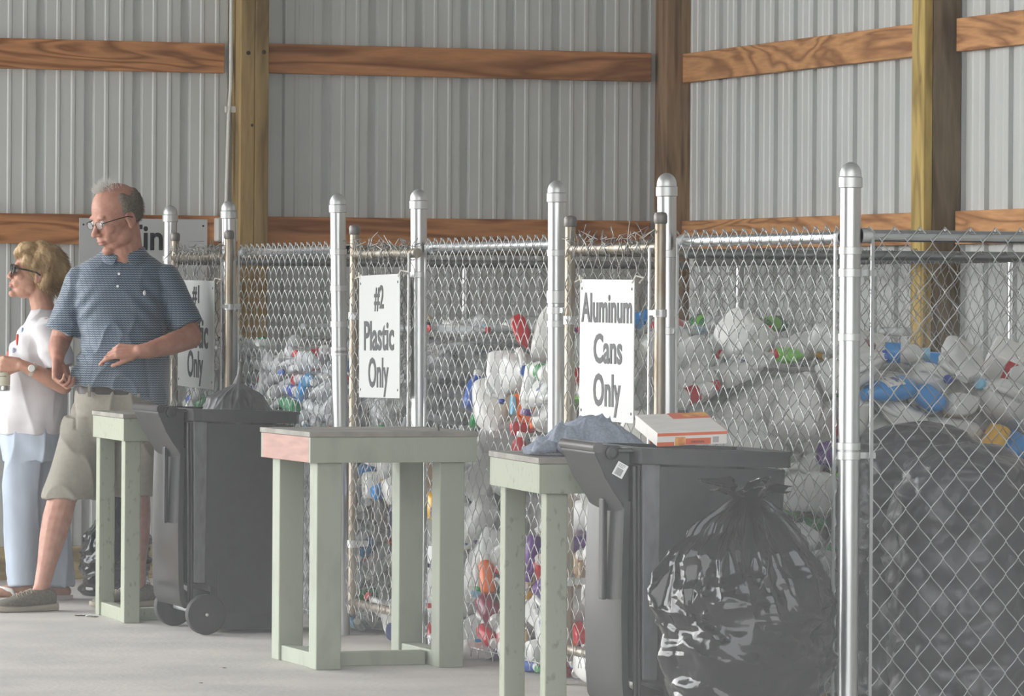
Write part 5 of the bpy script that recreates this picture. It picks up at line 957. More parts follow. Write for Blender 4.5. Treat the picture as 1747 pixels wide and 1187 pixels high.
33, 5431, 14676, 356, 2, 18, -45, -80, -32, 31, 5397, 14780, 393, 2, 67, 36, 63, -3, 21, 5552, 15386, 959, 2, 81, 52, 18, 13, 8, 6785, 16974, 696, 2, 28, -45, 74, -38, 24, 5675, 16604, 683, 2, 28, -41, -70, 48,
5, 5496, 15950, 469, 2, 1, 96, -15, -17, 19, 5723, 16740, 679, 2, 12, -52, -61, 56, 31, 5577, 16906, 536, 2, 17, 43, 34, 81, 4, 5630, 17265, 462, 2, 82, 9, 12, 54, 9, 5974, 14387, 1149, 2, 64, -70, 20, -19,
16, 6238, 14530, 1136, 2, 64, 69, 20, 22, 11, 6298, 14822, 1161, 2, 37, 47, -56, -55, 5, 6666, 16700, 704, 2, 74, 63, 20, 2, 0, 7061, 17122, 549, 2, 32, -56, 53, -53, 9, 6603, 17034, 610, 2, 77, 61, -3, -14,
31, 6141, 17004, 654, 2, 66, 12, 69, 22, 24, 6495, 17155, 592, 2, 6, 65, -1, -74, 0, 6607, 17262, 584, 2, 73, -9, -64, 15, 2, 6352, 17251, 602, 2, 56, 41, -58, -40, 30, 6542, 14341, 1094, 2, 47, -11, -66, -56,
24, 7192, 14749, 989, 2, 17, -48, -51, -68, 4, 7518, 14375, 950, 2, 27, 21, -61, -70, 29, 7349, 15015, 966, 2, 24, 9, -69, 66, 10, 7495, 14108, 956, 2, 37, 33, -59, -62, 10, 7451, 14948, 958, 2, 15, -2, -70, 69,
9, 7667, 14406, 929, 2, 32, -22, -65, 64, 8, 7559, 14701, 978, 2, 65, -74, 6, -3, 0, 7786, 14500, 955, 2, 27, 40, -61, -62, 33, 7659, 14815, 928, 2, 65, 12, 73, -7, 21, 5905, 14315, 1129, 2, 68, 72, -6, -2,
9, 5547, 14340, 657, 2, 57, -39, -30, -65, 8, 5898, 14746, 1208, 2, 49, 1, 77, 37, 8, 5771, 14940, 1144, 2, 18, -24, 66, 67, 17, 6130, 14398, 1129, 2, 23, -23, -68, 64, 12, 6131, 14554, 1137, 2, 38, 46, 58, 54,
29, 6948, 14938, 1029, 2, 43, 41, -57, 56, 3, 7320, 15252, 1001, 2, 40, -24, -62, 61, 30, 6235, 14337, 1136, 2, 62, 0, 71, -30, 13, 6624, 14627, 1077, 2, 28, -18, -64, 68, 24, 7268, 14793, 977, 2, 36, 66, -29, 57,
30, 7376, 14624, 965, 2, 38, 18, -66, 61,
]
KEYS = ['j%d' % i for i in range(12)] + ['d%d' % i for i in range(12)] + ['s%d' % i for i in range(10)] + ['p%d' % i for i in range(12)] + ['q0', 'q1', 'q2', 'l0', 'l1', 't0', 't1', 't2']
def core_height2(x, y):
    # top of the solid heart of the jug heap
    h = 1.10
    if y > 15.3: h -= (y - 15.3) * .28
    if x > 6.3: h -= (x - 6.3) * .16
    return max(.3, h - max(0, .14 - (x - 5.6) * .6))
def core_height1(x, y):
    return 1.16 - max(0, .24 - (x - 5.52) * .7)
def core_mesh(x0, x1, y0, y1, hf, nx=24, ny=30, bump=.015, seed=0, zb=0.0):
    V = []; F = []
    def jit(x, y, z): return NZ.noise(Vector((x * 7 + seed, y * 7, z * 7))) * bump
    xs = [x0 + (x1 - x0) * i / nx for i in range(nx + 1)]; ys = [y0 + (y1 - y0) * i / ny for i in range(ny + 1)]
    for x in xs:
        for y in ys: V.append((x, y, hf(x, y) + jit(x, y, 1)))
    g = lambda i, j: i * (ny + 1) + j
    for i in range(nx):
        for j in range(ny): F.append((g(i, j), g(i + 1, j), g(i + 1, j + 1), g(i, j + 1)))
    per = [g(i, 0) for i in range(nx)] + [g(nx, j) for j in range(ny)] + [g(i, ny) for i in range(nx, 0, -1)] + [g(0, j) for j in range(ny, 0, -1)]
    base = len(V); m = len(per); K = 10
    for k in range(1, K + 1):
        for p in per:
            x, y, z = V[p]; zz = zb + (z - zb) * (1 - k / K); V.append((x + jit(x, y, zz + 3), y + jit(y, x, zz + 5), zz))
    for k in range(K):
        for a in range(m):
            b = (a + 1) % m
            t0, t1 = (per[a], per[b]) if k == 0 else (base + (k - 1) * m + a, base + (k - 1) * m + b)
            F.append((t0, base + k * m + a, base + k * m + b, t1))
    F.append(tuple(base + (K - 1) * m + a for a in range(m)))
    return V, F
def core2(): return core_mesh(5.605, 7.78, 14.125, 17.30, core_height2, seed=1)
def core1():
    V, F = core_mesh(5.525, 7.78, 17.53, 20.02, core_height1, seed=2)
    return V, F
def core3(): return core_mesh(5.97, 7.78, 13.92, 14.12, lambda x, y: .68, nx=20, ny=3, seed=4, bump=.012)
m_core = mat('heap_of_white_plastic', (.60, .60, .58), .5, vary=1, scale=9, col2=(.30, .31, .31), thr=(.3, .6), bump=.02, bscale=14)
m_core1 = mat('heap_of_clear_plastic', (.42, .44, .45), .25, vary=1, scale=16, col2=(.12, .12, .13), thr=(.35, .6), bump=.02, bscale=25)
for f, m, lab in ((core2, m_core, 'heart of the jug pile, pale plastic too jumbled to count'), (core3, m_core, 'low ledge of jumbled pale plastic behind the black bags'), (core1, m_core1, 'heart of the clear bottle pile, too jumbled to count')):
    V, F = f(); V = V if f is core3 else [(p[0] + .02, p[1] + (.02 if p[1] < 15.5 or f is core1 and p[1] < 18.5 else -.0), max(0, p[2] - .03) if p[2] > .05 else p[2]) for p in V]; MB().add(V, F).build('plastic_heap', m, smooth=3.2, label=lab, cat='plastic heap', kind='stuff')
used = set()
def zone(x, y, z, bay):
    if bay == 1:
        if x > 5.62: return 'top, far side' if y > 18.7 else 'top, near side'
        a = 'left part' if y > 18.9 else ('middle part' if y > 18.1 else 'right part')
        return a + (', lower' if z < .55 else (', halfway up' if z < .85 else ', upper'))
    if x > 5.66 and y > 14.2: return 'on top of the heap'
    if x > 5.66: return 'over the black bags' if z > .85 else 'behind the black bags'
    a = 'behind the #2 gate' if y > 16.45 else ('beside the middle stand' if y > 15.7 else ('left of the aluminum sign' if y > 14.95 else 'behind the aluminum sign gate'))
    return a + (', low' if z < .35 else (', mid height' if z < .75 else ', high'))
def put(key, loc, rot, label):
    src = PROTO[key]
    c = src if key not in used else copy_tree(src)
    used.add(key); c.location = loc; c.scale = (1, 1, 1)
    if len(rot) == 4: c.rotation_mode = 'QUATERNION'; c.rotation_quaternion = rot; from_q = c.rotation_quaternion.to_matrix(); c.scale = (.955,) * 3; c.location = Vector(loc) + from_q @ (CEN[key] * .045)
    else: c.rotation_mode = 'XYZ'; c.rotation_euler = [math.radians(a) for a in rot]
    t_ = label.split(' '); c['label'] = ' '.join(t_[:16]); return c
CEN = {}
for k, v in PROTO.items():
    P_ = np.concatenate([np.array([q.co[:] for q in o.data.vertices]) for o in ([v] if v.type == 'MESH' else v.children)]); CEN[k] = Vector((P_.min(0) + P_.max(0)) / 2)
BASEL = {k: v['label'] for k, v in PROTO.items()}
for (k_, x, y, z, r_, lab) in SPEC: put(k_, (x, y, z), r_, lab).scale = (sscale(k_),) * 3
for i in range(0, len(REST), 9):
    ki, x, y, z, bay, qw, qx, qy, qz = REST[i:i + 9]
    k_ = KEYS[ki]; x, y, z = x / 1000, y / 1000, z / 1000
    q = np.array((qw, qx, qy, qz), float); q /= np.linalg.norm(q)
    lab = BASEL[k_].replace(' in the jug pile behind the mesh', '').replace(' in the jug pile', '').replace(' among the jugs', '').replace(' in the bottle pile', '')
    put(k_, (x, y, z), tuple(q), lab + ', ' + zone(x, y, z, bay))
for k_, o in PROTO.items():
    if k_ not in used:
        for ch in list(o.children): bpy.data.objects.remove(ch)
        bpy.data.objects.remove(o)
# ---------------------------------------------------------------- people
def skinmat(name, c, c2):
    m = mat(name, c, .5, spec=.4, vary=1, scale=28, col2=c2, sub=.06, bump=.0006, bscale=160, thr=(.3, .7)); return m
m_skinM = skinmat('ruddy_skin', (.50, .27, .20), (.40, .19, .14))
m_skinW = skinmat('tanned_skin', (.52, .29, .21), (.44, .23, .165))
m_lip = mat('lips', (.38, .17, .135), .45)
def caps(mb, a, ra, b, rb, n=14):
    a = np.array(a, float); b = np.array(b, float); L = np.linalg.norm(b - a); t = (b - a) / (L + 1e-9)
    ts = []; rs = []
    for k in np.linspace(-1.45, 0, 5): ts.append(a + t * ra * math.sin(k)); rs.append(ra * math.cos(k))
    for k in np.linspace(0, 1.45, 5): ts.append(b + t * rb * math.sin(k)); rs.append(rb * math.cos(k))
    mb.tube(ts, rs, n)
def chain(mb, pts):
    for (p, r), (q, s) in zip(pts[:-1], pts[1:]): caps(mb, p, r, q, s)
def remesh(mb, vox, smooth=4, fac=.5):
    """union of closed shapes as one continuous surface"""
    me = bpy.data.meshes.new('u'); me.from_pydata(np.concatenate(mb.v).tolist(), [], mb.f)
    o = bpy.data.objects.new('u', me); COL.objects.link(o)
    r = o.modifiers.new('r', 'REMESH'); r.mode = 'VOXEL'; r.voxel_size = vox
    s = o.modifiers.new('s', 'SMOOTH'); s.iterations = smooth; s.factor = fac
    dg = bpy.context.evaluated_depsgraph_get(); out = bpy.data.meshes.new_from_object(o.evaluated_get(dg)); bpy.data.objects.remove(o)
    return out
def coords(me): V = np.zeros(len(me.vertices) * 3); me.vertices.foreach_get('co', V); return V.reshape(-1, 3)
def normals(me): V = np.zeros(len(me.vertices) * 3); me.vertices.foreach_get('normal', V); return V.reshape(-1, 3)
def setco(me, V): me.vertices.foreach_set('co', V.ravel()); me.update()
def link(me, name, m, parent, matidx=None):
    me.materials.clear()
    for x in (m if isinstance(m, (list, tuple)) else [m]): me.materials.append(x)
    if matidx is not None: me.polygons.foreach_set('material_index', matidx)
    me.polygons.foreach_set('use_smooth', [True] * len(me.polygons)); me.name = name; me.update()
    o = bpy.data.objects.new(name, me); COL.objects.link(o); o.parent = parent; return o
def folds(me, fn):
    V = coords(me); N = normals(me); d = np.array([fn(v) for v in V]); setco(me, V + N * d[:, None])
def frame(yaw, pitch, roll=0):
    """head axes: F towards the face, L the person's left, U up; yaw turns towards image left"""
    y, p = math.radians(yaw), math.radians(pitch)
    F = Vector((-math.sin(y), -math.cos(y), 0)); L = Vector((math.cos(y), -math.sin(y), 0)); U = Vector((0, 0, 1))
    R = Matrix.Rotation(p, 3, L); F2 = R @ F; U2 = R @ U
    if roll: R2 = Matrix.Rotation(math.radians(roll), 3, F2); L = R2 @ L; U2 = R2 @ U2
    return np.array(F2), np.array(L), np.array(U2)
class Head:
    def __init__(s, c, fr, k): s.c = np.array(c, float); s.F, s.L, s.U = fr; s.k = k; s.R = np.stack([s.F, s.L, s.U], 1)
    def p(s, f, l, u): return s.c + s.k * (s.F * f + s.L * l + s.U * u)
    def local(s, V): return ((V - s.c) @ s.R) / s.k
def head_shapes(mb, h, female=False):
    E = lambda f, l, u, r, n=18, m=12: mb.sphere(h.p(f, l, u), np.array(r) * h.k, n, m, h.R)
    E(-.012, 0, .036, (.100, .077, .092), 28, 18)
    E(.030, 0, .015, (.062, .064, .075), 24, 14)
    E(.030, 0, -.040, (.060, .058, .070), 24, 14)
    E(.034, 0, -.082, (.047, .048, .036))
    j = .8 if female else 1.12
    for s in (-1, 1):
        E(.012, s * .036, -.066, (.036 * j, .026 * j, .034 * j)); E(.062, s * .040, -.022, (.024, .020, .022))
        E(.080, s * .028, .026, (.013, .022, .009)); E(-.014, s * .079, -.010, (.021, .009, .033)); E(-.006, s * .078, -.034, (.010, .008, .012))
        E(.101, s * .0125, -.036, (.010, .008, .007)); E(.070, s * .026, -.054, (.022, .018, .022)); E(.0745, s * .031, .004, (.012, .016, .012))
    E(.078, 0, -.104, (.020, .023, .018)); E(.074, 0, -.060, (.026, .030, .020))
    chain(mb, [(h.p(.085, 0, .012), .0085 * h.k), (h.p(.100, 0, -.012), .0095 * h.k), (h.p(.113 if not female else .108, 0, -.030), (.0130 if not female else .0105) * h.k)])
    E(.0955, 0, -.0615, (.010, .023, .0055)); E(.0935, 0, -.0735, (.010, .020, .0065))
def head_finish(me, h, lips=True, down=0):
    V = coords(me); q = h.local(V); N = normals(me); d = np.zeros(len(V))
    g = lambda f, l, u, sf, sl, su: np.exp(-((q[:, 0] - f) / sf) ** 2 - ((np.abs(q[:, 1]) - l) / sl) ** 2 - ((q[:, 2] - u) / su) ** 2)
    d -= .0065 * g(.082, .033, .010, .03, .014, .009)        # eye sockets
    d += .0035 * g(.086, .032, .002, .02, .013, .004)        # lids
    d -= .0035 * g(.095, 0, -.0675, .02, .022, .0022)        # mouth line
    d -= .003 * g(.090, .026, -.045, .03, .005, .016)        # smile fold
    d -= .003 * g(.085, 0, -.088, .02, .02, .006)
    d -= .005 * g(-.012, .088, -.006, .010, .012, .018)      # ear hollow
    for k_, u in enumerate((.055, .066, .077)): d -= .0009 * np.exp(-((q[:, 2] - u - .004 * np.cos(q[:, 1] * 60)) / .0022) ** 2) * (q[:, 0] > .05) * (np.abs(q[:, 1]) < .05)
    setco(me, V + N * (d * h.k)[:, None])
    cen = np.array([p.center[:] for p in me.polygons]); c = h.local(cen)
    lip = (np.abs(c[:, 1]) < .024) & (c[:, 0] > .086) & (((c[:, 2] + .0675) / .0105) ** 2 + (c[:, 1] / .026) ** 2 < 1)
    return lip.astype(int)
def hand(mb, w, d, pn, thumb, curl=(25, 35, 25), k=1.0, spread=3, tcurl=20, tdir=.7, per=None):
    """palm, four unequal fingers bent at three joints, thumb from the side of the palm. thumb=+1/-1 picks the side"""
    d = Vector(d).normalized(); pn = Vector(pn); pn = (pn - d * pn.dot(d)).normalized(); a = d.cross(pn) * thumb      # a points to the thumb side
    w = Vector(w); k_ = k
    offs = (.031, .0105, -.0105, -.030); lens = ((.044, .026, .021), (.048, .030, .022), (.045, .028, .022), (.035, .021, .019)); pal = (.090, .093, .088, .080)
    for i in range(4):
        kn = w + (d * pal[i] + a * offs[i]) * k_
        caps(mb, w + (a * offs[i] * .62 + d * .012) * k_, .0165 * k_, kn, .0115 * k_, 10)
        cu = per[i] if per else curl; ang = 0; p = kn; sp = math.radians(spread * (1.5 - i)); r = (.0094, .0096, .0092, .0082)[i] * k_
        for s_ in range(3):
            ang += math.radians(cu[s_]); dv = (d * math.cos(ang) + pn * math.sin(ang)); dv = (dv + a * math.sin(sp)).normalized()
            q = p + dv * lens[i][s_] * k_; r2 = r * .93; caps(mb, p, r, q, r2, 10); p, r = q, r2
    p = w + (d * .028 + a * .026 + pn * .008) * k_
    caps(mb, w + (d * .012 + a * .014) * k_, .019 * k_, p, .0165 * k_, 10)
    dv = (d * (1 - tdir * .35) + a * tdir + pn * .35).normalized()
    for L_, r0, r1 in ((.036, .0145, .0115), (.030, .0115, .0105), (.024, .0105, .0085)):
        q = p + dv * L_ * k_; caps(mb, p, r0 * k_, q, r1 * k_, 10); p = q
        dv = (dv + (d * .5 - a * .25 + pn * .35) * math.radians(tcurl)).normalized()
def strands(name, m, parent, roots, dirs, length, r, seed, grav=.3, n=3, curl=.3):
    # hair nobody could count
    rng = np.random.RandomState(seed); V = []; F = []; k = 0
    for p, d in zip(roots, dirs):
        L_ = length * rng.uniform(.6, 1.2); d = d / np.linalg.norm(d); pts = [p]; v = d.copy(); steps = 4
        for s_ in range(steps):
            v = v + rng.normal(0, curl * .25, 3) + np.array((0, 0, -grav * .4)); v /= np.linalg.norm(v); pts.append(pts[-1] + v * L_ / steps)
        a = np.cross(d, (0, 0, 1.)); a = a / (np.linalg.norm(a) + 1e-9); b = np.cross(d, a)
        for i, q in enumerate(pts):
            rr = r * (1 - .75 * i / steps)
            for j in range(3): V.append(q + rr * (math.cos(j * 2.094) * a + math.sin(j * 2.094) * b))
        for i in range(steps):
            for j in range(3): F.append((k + i * 3 + j, k + i * 3 + (j + 1) % 3, k + (i + 1) * 3 + (j + 1) % 3, k + (i + 1) * 3 + j))
        k += 3 * (steps + 1)
    return MB().add(np.array(V), F).build(name, m, parent, smooth=3.2, kind='stuff')
def eyes(h, parent, iris, down=0):
    for s in (-1, 1):
        c = h.p(.0800, s * .032, .004); e = MB(); e.sphere(c, .0115 * h.k, 16, 12, h.R); ey = e.build('eye', mat('eye_white', (.65, .6, .56), .25), parent, smooth=3.2)
        f = h.F * math.cos(down) - h.U * math.sin(down); MB().sphere(c + f * .0088 * h.k, np.array((.0035, .0052, .0052)) * h.k, 12, 8, h.R).build('iris', iris, ey, smooth=3.2)
def xsec(cx, hw, cy, hd, z, n=56, e=.85, fz=None):
    a = np.arange(n) * 2 * math.pi / n; c, s = np.cos(a), np.sin(a)
    x = cx + hw * np.sign(c) * np.abs(c) ** e; y = cy + hd * np.sign(s) * np.abs(s) ** e
    zz = np.full(n, float(z)) if fz is None else np.array([fz(p, q) for p, q in zip(x, y)])
    return np.stack([x, y, zz], 1)
def person(d, px, label):
    u = (px - 873.5) * d / 8000; return empty('person', (d * ST + u * CT, d * CT - u * ST, 0), -TH, label=label, cat='person')
# shirt cloth with rows of small wavy marks
def wavy_cloth():
    m = bpy.data.materials.new('blue_wavy_knit'); m.use_nodes = True; nt = m.node_tree; N = nt.nodes.new; L = nt.links.new
    b = nt.nodes['Principled BSDF']; b.inputs['Roughness'].default_value = .62; b.inputs['Sheen Weight'].default_value = .35
    tc = N('ShaderNodeTexCoord'); sp = N('ShaderNodeSeparateXYZ'); L(tc.outputs['Object'], sp.inputs[0])
    def mth(op, a, b_=None, c=None):
        n = N('ShaderNodeMath'); n.operation = op
        for i, v in enumerate((a, b_, c)):
            if v is None: continue
            if isinstance(v, (int, float)): n.inputs[i].default_value = v
            else: L(v, n.inputs[i])
        return n.outputs[0]
    zig = mth('PINGPONG', sp.outputs['X'], .0055)
    z = mth('ADD', sp.outputs['Z'], mth('MULTIPLY', zig, .6))
    fr = mth('PINGPONG', z, .0048)
    on = mth('LESS_THAN', fr, .0017)
    dash = mth('GREATER_THAN', mth('PINGPONG', mth('ADD', sp.outputs['X'], mth('MULTIPLY', sp.outputs['Y'], .6)), .0075), .0006)
    fac = mth('MULTIPLY', on, dash)
    mx = N('ShaderNodeMix'); mx.data_type = 'RGBA'; L(fac, mx.inputs[0]); mx.inputs[6].default_value = (.020, .055, .105, 1); mx.inputs[7].default_value = (.25, .28, .30, 1)
    L(mx.outputs[2], b.inputs['Base Color']); return m
def ridge(p, f, off, w=1.0): return (1 - abs(NZ.noise(Vector((p[0] * f + off, p[1] * f, p[2] * f * w))))) ** 5

# ---- the man
man = person(19.65, 200, 'balding man with glasses, patterned blue polo shirt and khaki shorts, looking down at his hand')
hM = Head((-.002, -.05, 1.632), frame(54, 20), 1.11)
body = MB(); head_shapes(body, hM)
chain(body, [(hM.p(-.025, 0, -.045), .062), ((.034, -.005, 1.50), .072), ((.032, .0, 1.455), .080), ((.030, .01, 1.40), .085)])
caps(body, hM.p(.02, 0, -.09), .045, (.03, -.04, 1.46), .05)
body.loft([xsec(.02, .17, 0, .10, 1.40), xsec(.012, .17, 0, .12, 1.25), xsec(.03, .155, -.02, .14, 1.02), xsec(.02, .155, 0, .13, .85), xsec(.0, .12, 0, .1, .78)])
SR, SL = (-.160, .0, 1.375), (.205, .0, 1.385)
# his right arm hangs, slightly bent
chain(body, [((-.160, .0, 1.345), .046), ((-.222, .0, 1.16), .048), ((-.238, .0, 1.115), .045), ((-.243, -.045, 1.085), .041), ((-.240, -.095, 1.055), .031), ((-.238, -.105, 1.045), .029)])
hand(body, (-.238, -.107, 1.040), (.02, -.10, -1), (.9, -.35, .1), -1, curl=(55, 72, 40), k=1.0, tcurl=35, tdir=.35)
# his left arm crosses the belly
chain(body, [((.205, .0, 1.355), .046), ((.285, -.02, 1.20), .052), ((.310, -.06, 1.135), .050), ((.235, -.19, 1.105), .046), ((.150, -.262, 1.080), .034), ((.118, -.275, 1.077), .030)])
hand(body, (.112, -.277, 1.076), (-1, -.10, .02), (.12, .75, -.65), 1, curl=(24, 30, 20), k=.98, tcurl=30, tdir=.35, per=[(18, 26, 15), (34, 30, 20), (40, 36, 24), (46, 40, 25)])
# legs
chain(body, [((-.09, .0, .80), .08), ((-.15, -.06, .60), .072), ((-.212, -.13, .465), .060), ((-.232, -.135, .38), .062), ((-.248, -.165, .30), .056), ((-.268, -.205, .19), .040), ((-.285, -.235, .095), .034), ((-.300, -.25, .055), .036)])
chain(body, [((.10, .0, .80), .08), ((.10, .02, .60), .080), ((.085, .03, .47), .058), ((.083, .045, .37), .061), ((.084, .05, .29), .055), ((.088, .045, .18), .038), ((.09, .04, .09), .034), ((.08, .02, .05), .036)])
me = remesh(body, .0042, 5); idx = head_finish(me, hM)
link(me, 'body', [m_skinM, m_lip], man, idx)
eyes(hM, man, mat('grey_iris', (.08, .09, .1), .2), .5)
# polo shirt
sh = MB()
hem = lambda x, y: .925 - .075 * max(0, min(1, (x - .06) / .12)) ** 1.5 + .018 * max(0, min(1, (-.10 - x) / .1)) - (.02 if y > 0 else 0)
sh.loft([xsec(.010, .200, -.01, .165, 0, fz=hem), xsec(.012, .208, -.012, .170, .955, fz=lambda x, y: hem(x, y) + .028), xsec(.026, .192, -.03, .182, 1.022), xsec(.036, .182, -.032, .178, 1.10), xsec(.028, .184, -.02, .165, 1.18), xsec(.012, .192, -.006, .152, 1.27),
         xsec(.012, .198, .0, .135, 1.345), xsec(.014, .196, .005, .115, 1.395), xsec(.018, .172, .01, .098, 1.436), xsec(.025, .118, .012, .084, 1.472), xsec(.03, .082, .012, .074, 1.502)])
for (a, ra), (b, rb) in ((((-.150, .0, 1.368), .071), ((-.222, -.005, 1.150), .078)), (((.195, .0, 1.378), .071), ((.295, -.035, 1.175), .074))):
    a, b = np.array(a), np.array(b); t = (b - a) / np.linalg.norm(b - a)
    sh.tube([a - t * ra * .8, a - t * ra * .5, a, a + (b - a) * .4, a + (b - a) * .75, b - t * .012, b], [ra * .4, ra * .82, ra, ra * 1.0, rb * .98, rb, rb * .99], 28)
me = remesh(sh, .0055, 3)
def sf(v):
    x, y, z = v; f = 0
    f += .007 * (ridge(v, 11, 3, .6) - .3) * (1 if z < 1.2 else .5)
    side = math.exp(-((x + .16) / .07) ** 2) * math.exp(-((z - 1.06) / .12) ** 2)
    f += .0055 * side * math.sin((z * 95) + x * 60 + 2 * NZ.noise(Vector(v) * 8))
    f += .006 * math.exp(-((x + .13) / .05) ** 2) * math.exp(-((z - 1.26) / .08) ** 2) * math.sin((z - x) * 80)
    f += .007 * math.exp(-((x - .16) / .06) ** 2) * math.exp(-((z - 1.27) / .09) ** 2) * math.sin((z + x) * 80)
    f += .012 * math.exp(-((z - .95) / .05) ** 2) * (NZ.noise(Vector((x * 14, y * 14, 1))))
    f -= .006 * math.exp(-((x - .11 - (1.3 - z) * .1) / .010) ** 2) * (y < 0) * (z < 1.05)
    return f
folds(me, sf); m_wavy = wavy_cloth(); shirt = link(me, 'polo_shirt', m_wavy, man)
# collar wings, placket, buttons, emblem
def sheet(P, th=.005, m=None, name='c', parent=None, sub=2):
    P = np.array(P, float); nU, nV = P.shape[:2]; V = P.reshape(-1, 3); F = [(i * nV + j, i * nV + j + 1, (i + 1) * nV + j + 1, (i + 1) * nV + j) for i in range(nU - 1) for j in range(nV - 1)]
    o = MB().add(V, F).build(name, m, parent, smooth=3.2)
    s = o.modifiers.new('s', 'SOLIDIFY'); s.thickness = th; s.offset = 0
    if sub: t = o.modifiers.new('t', 'SUBSURF'); t.levels = t.render_levels = sub
    return o
neck = lambda a, r, z: (.028 + (r + .006) * math.cos(a), -.005 + r * .95 * math.sin(a), z)
rows = []
for t in range(15):
    a = math.radians(-78 + (360 - 24) * t / 14)          # from one front point round the back to the other
    fr = max(0, math.cos(a + math.pi / 2 + math.radians(-0)))  # 1 at the front
    dp = .028 + .030 * (math.exp(-((t) / 2.2) ** 2) + math.exp(-((14 - t) / 2.2) ** 2))
    zt = 1.512 - .030 * (math.exp(-((t) / 2.0) ** 2) + math.exp(-((14 - t) / 2.0) ** 2))
    wide = .082 + .030 * (math.exp(-((t) / 2.2) ** 2) + math.exp(-((14 - t) / 2.2) ** 2))
    rows.append([neck(a, .070, zt - .012), neck(a, .073, zt + .004), neck(a, .080, zt), neck(a, wide + .012, zt - dp)])
sheet(rows, .004, m_wavy, 'collar', shirt)
for x, z in ((.018, 1.397), (.014, 1.345)):
    MB().lathe([(.0055, 0), (.0055, .002), (.003, .003)], 14, Matrix.Translation((x, -.006 - .125 - (1.40 - z) * .35, z)) @ Matrix.Rotation(math.radians(75), 4, 'X')).build('button', mat('white_button', (.8, .8, .78), .3), shirt, smooth=.6)
pl = [[(.018 - .014 + dx, -.075 - .07 * k_ ** .6, 1.452 - .13 * k_) for dx in (0, .026)] for k_ in np.linspace(0, 1, 8)]
MB().sphere((.126, -.148, 1.318), (.007, .004, .011), 10, 8).build('embroidered_emblem', mat('pale_thread', (.5, .52, .52), .7), shirt, smooth=3)
# belt and shorts
bl = MB(); bl.loft([xsec(.012, .176, -.004, .150, .893), xsec(.012, .180, -.004, .154, .895), xsec(.012, .180, -.004, .154, .929), xsec(.012, .176, -.004, .150, .931)]); bl.build('belt', mat('dark_brown_belt', (.035, .025, .025), .4), man, smooth=.7)
s2 = MB()
s2.loft([xsec(.012, .178, -.002, .150, .908), xsec(.010, .190, 0, .158, .85), xsec(.0, .205, 0, .160, .76), xsec(-.005, .205, -.01, .15, .70)])
def legtube(a, b, hw0, hd0, hw1, hd1, zt, fz): return [xsec(a[0] + (b[0] - a[0]) * t, hw0 + (hw1 - hw0) * t, a[1] + (b[1] - a[1]) * t, hd0 + (hd1 - hd0) * t, zt + (fz - zt) * t) for t in (0, .25, .5, .75, .96, 1)]
s2.loft(legtube((-.105, -.01), (-.183, -.095), .112, .130, .116, .115, .80, .462)); s2.loft(legtube((.10, .0), (.085, .03), .110, .128, .112, .112, .80, .47))
me = remesh(s2, .006, 3)
folds(me, lambda v: .012 * (ridge(v, 7, 8, .45) - .35) + .003 * math.exp(-((v[2] - .80) / .06) ** 2) * math.sin(v[0] * 45 + v[2] * 40) - .006 * math.exp(-((v[0] + .165 + (v[2] - .8) * .1) / .006) ** 2) * (v[2] > .75))
shorts = link(me, 'shorts', mat('khaki_cotton', (.26, .24, .20), .8, vary=.1, scale=60, bump=.0004, bscale=300), man)
for x in (-.10, .105): MB().box(x - .006, x + .006, -.162, -.150, .885, .94).build('belt_loop', MATS['khaki_cotton'], shorts, bevel=.002)
# glasses
def glasses(h, parent, mrim, mlens, w=.021, hh=.014, rim=.0011, temple=.0018, half=False):
    g = bpy.data.objects.new('glasses', None); 
    fr = MB(); pts = {}
    for s in (-1, 1):
        c = (.102, s * .034, .002); a = np.linspace(0, 2 * math.pi, 25)[:-1]
        P = [h.p(c[0] - .10 * abs(c[1] + w * math.copysign(abs(math.cos(t)) ** .6, math.cos(t))) ** 1 * .6, c[1] + w * math.copysign(abs(math.cos(t)) ** .6, math.cos(t)), c[2] + hh * math.copysign(abs(math.sin(t)) ** .7, math.sin(t))) for t in a]
        fr.tube(P, rim * h.k, 8, closed=True); pts[s] = P
        fr.tube([h.p(.097, s * .055, .008), h.p(.085, s * .070, .010), h.p(.04, s * .081, .008), h.p(.0, s * .084, .004), h.p(-.02, s * .086, -.006)], temple * h.k, 8)
    fr.tube([h.p(.101, -.013, .004), h.p(.105, 0, .007), h.p(.101, .013, .004)], rim * h.k, 8)
    o = fr.build('glasses', mrim, parent, smooth=1.2)
    for s in (-1, 1):
        P = np.array(pts[s]); MB().loft([P, P - h.F * .0012]).build('lens', mlens, o, smooth=.5)
    return o
glasses(hM, man, mat('dark_spectacle_frame', (.02, .02, .022), .3, .3), mat('clear_lens', (.85, .88, .9), .03, alpha=.10))
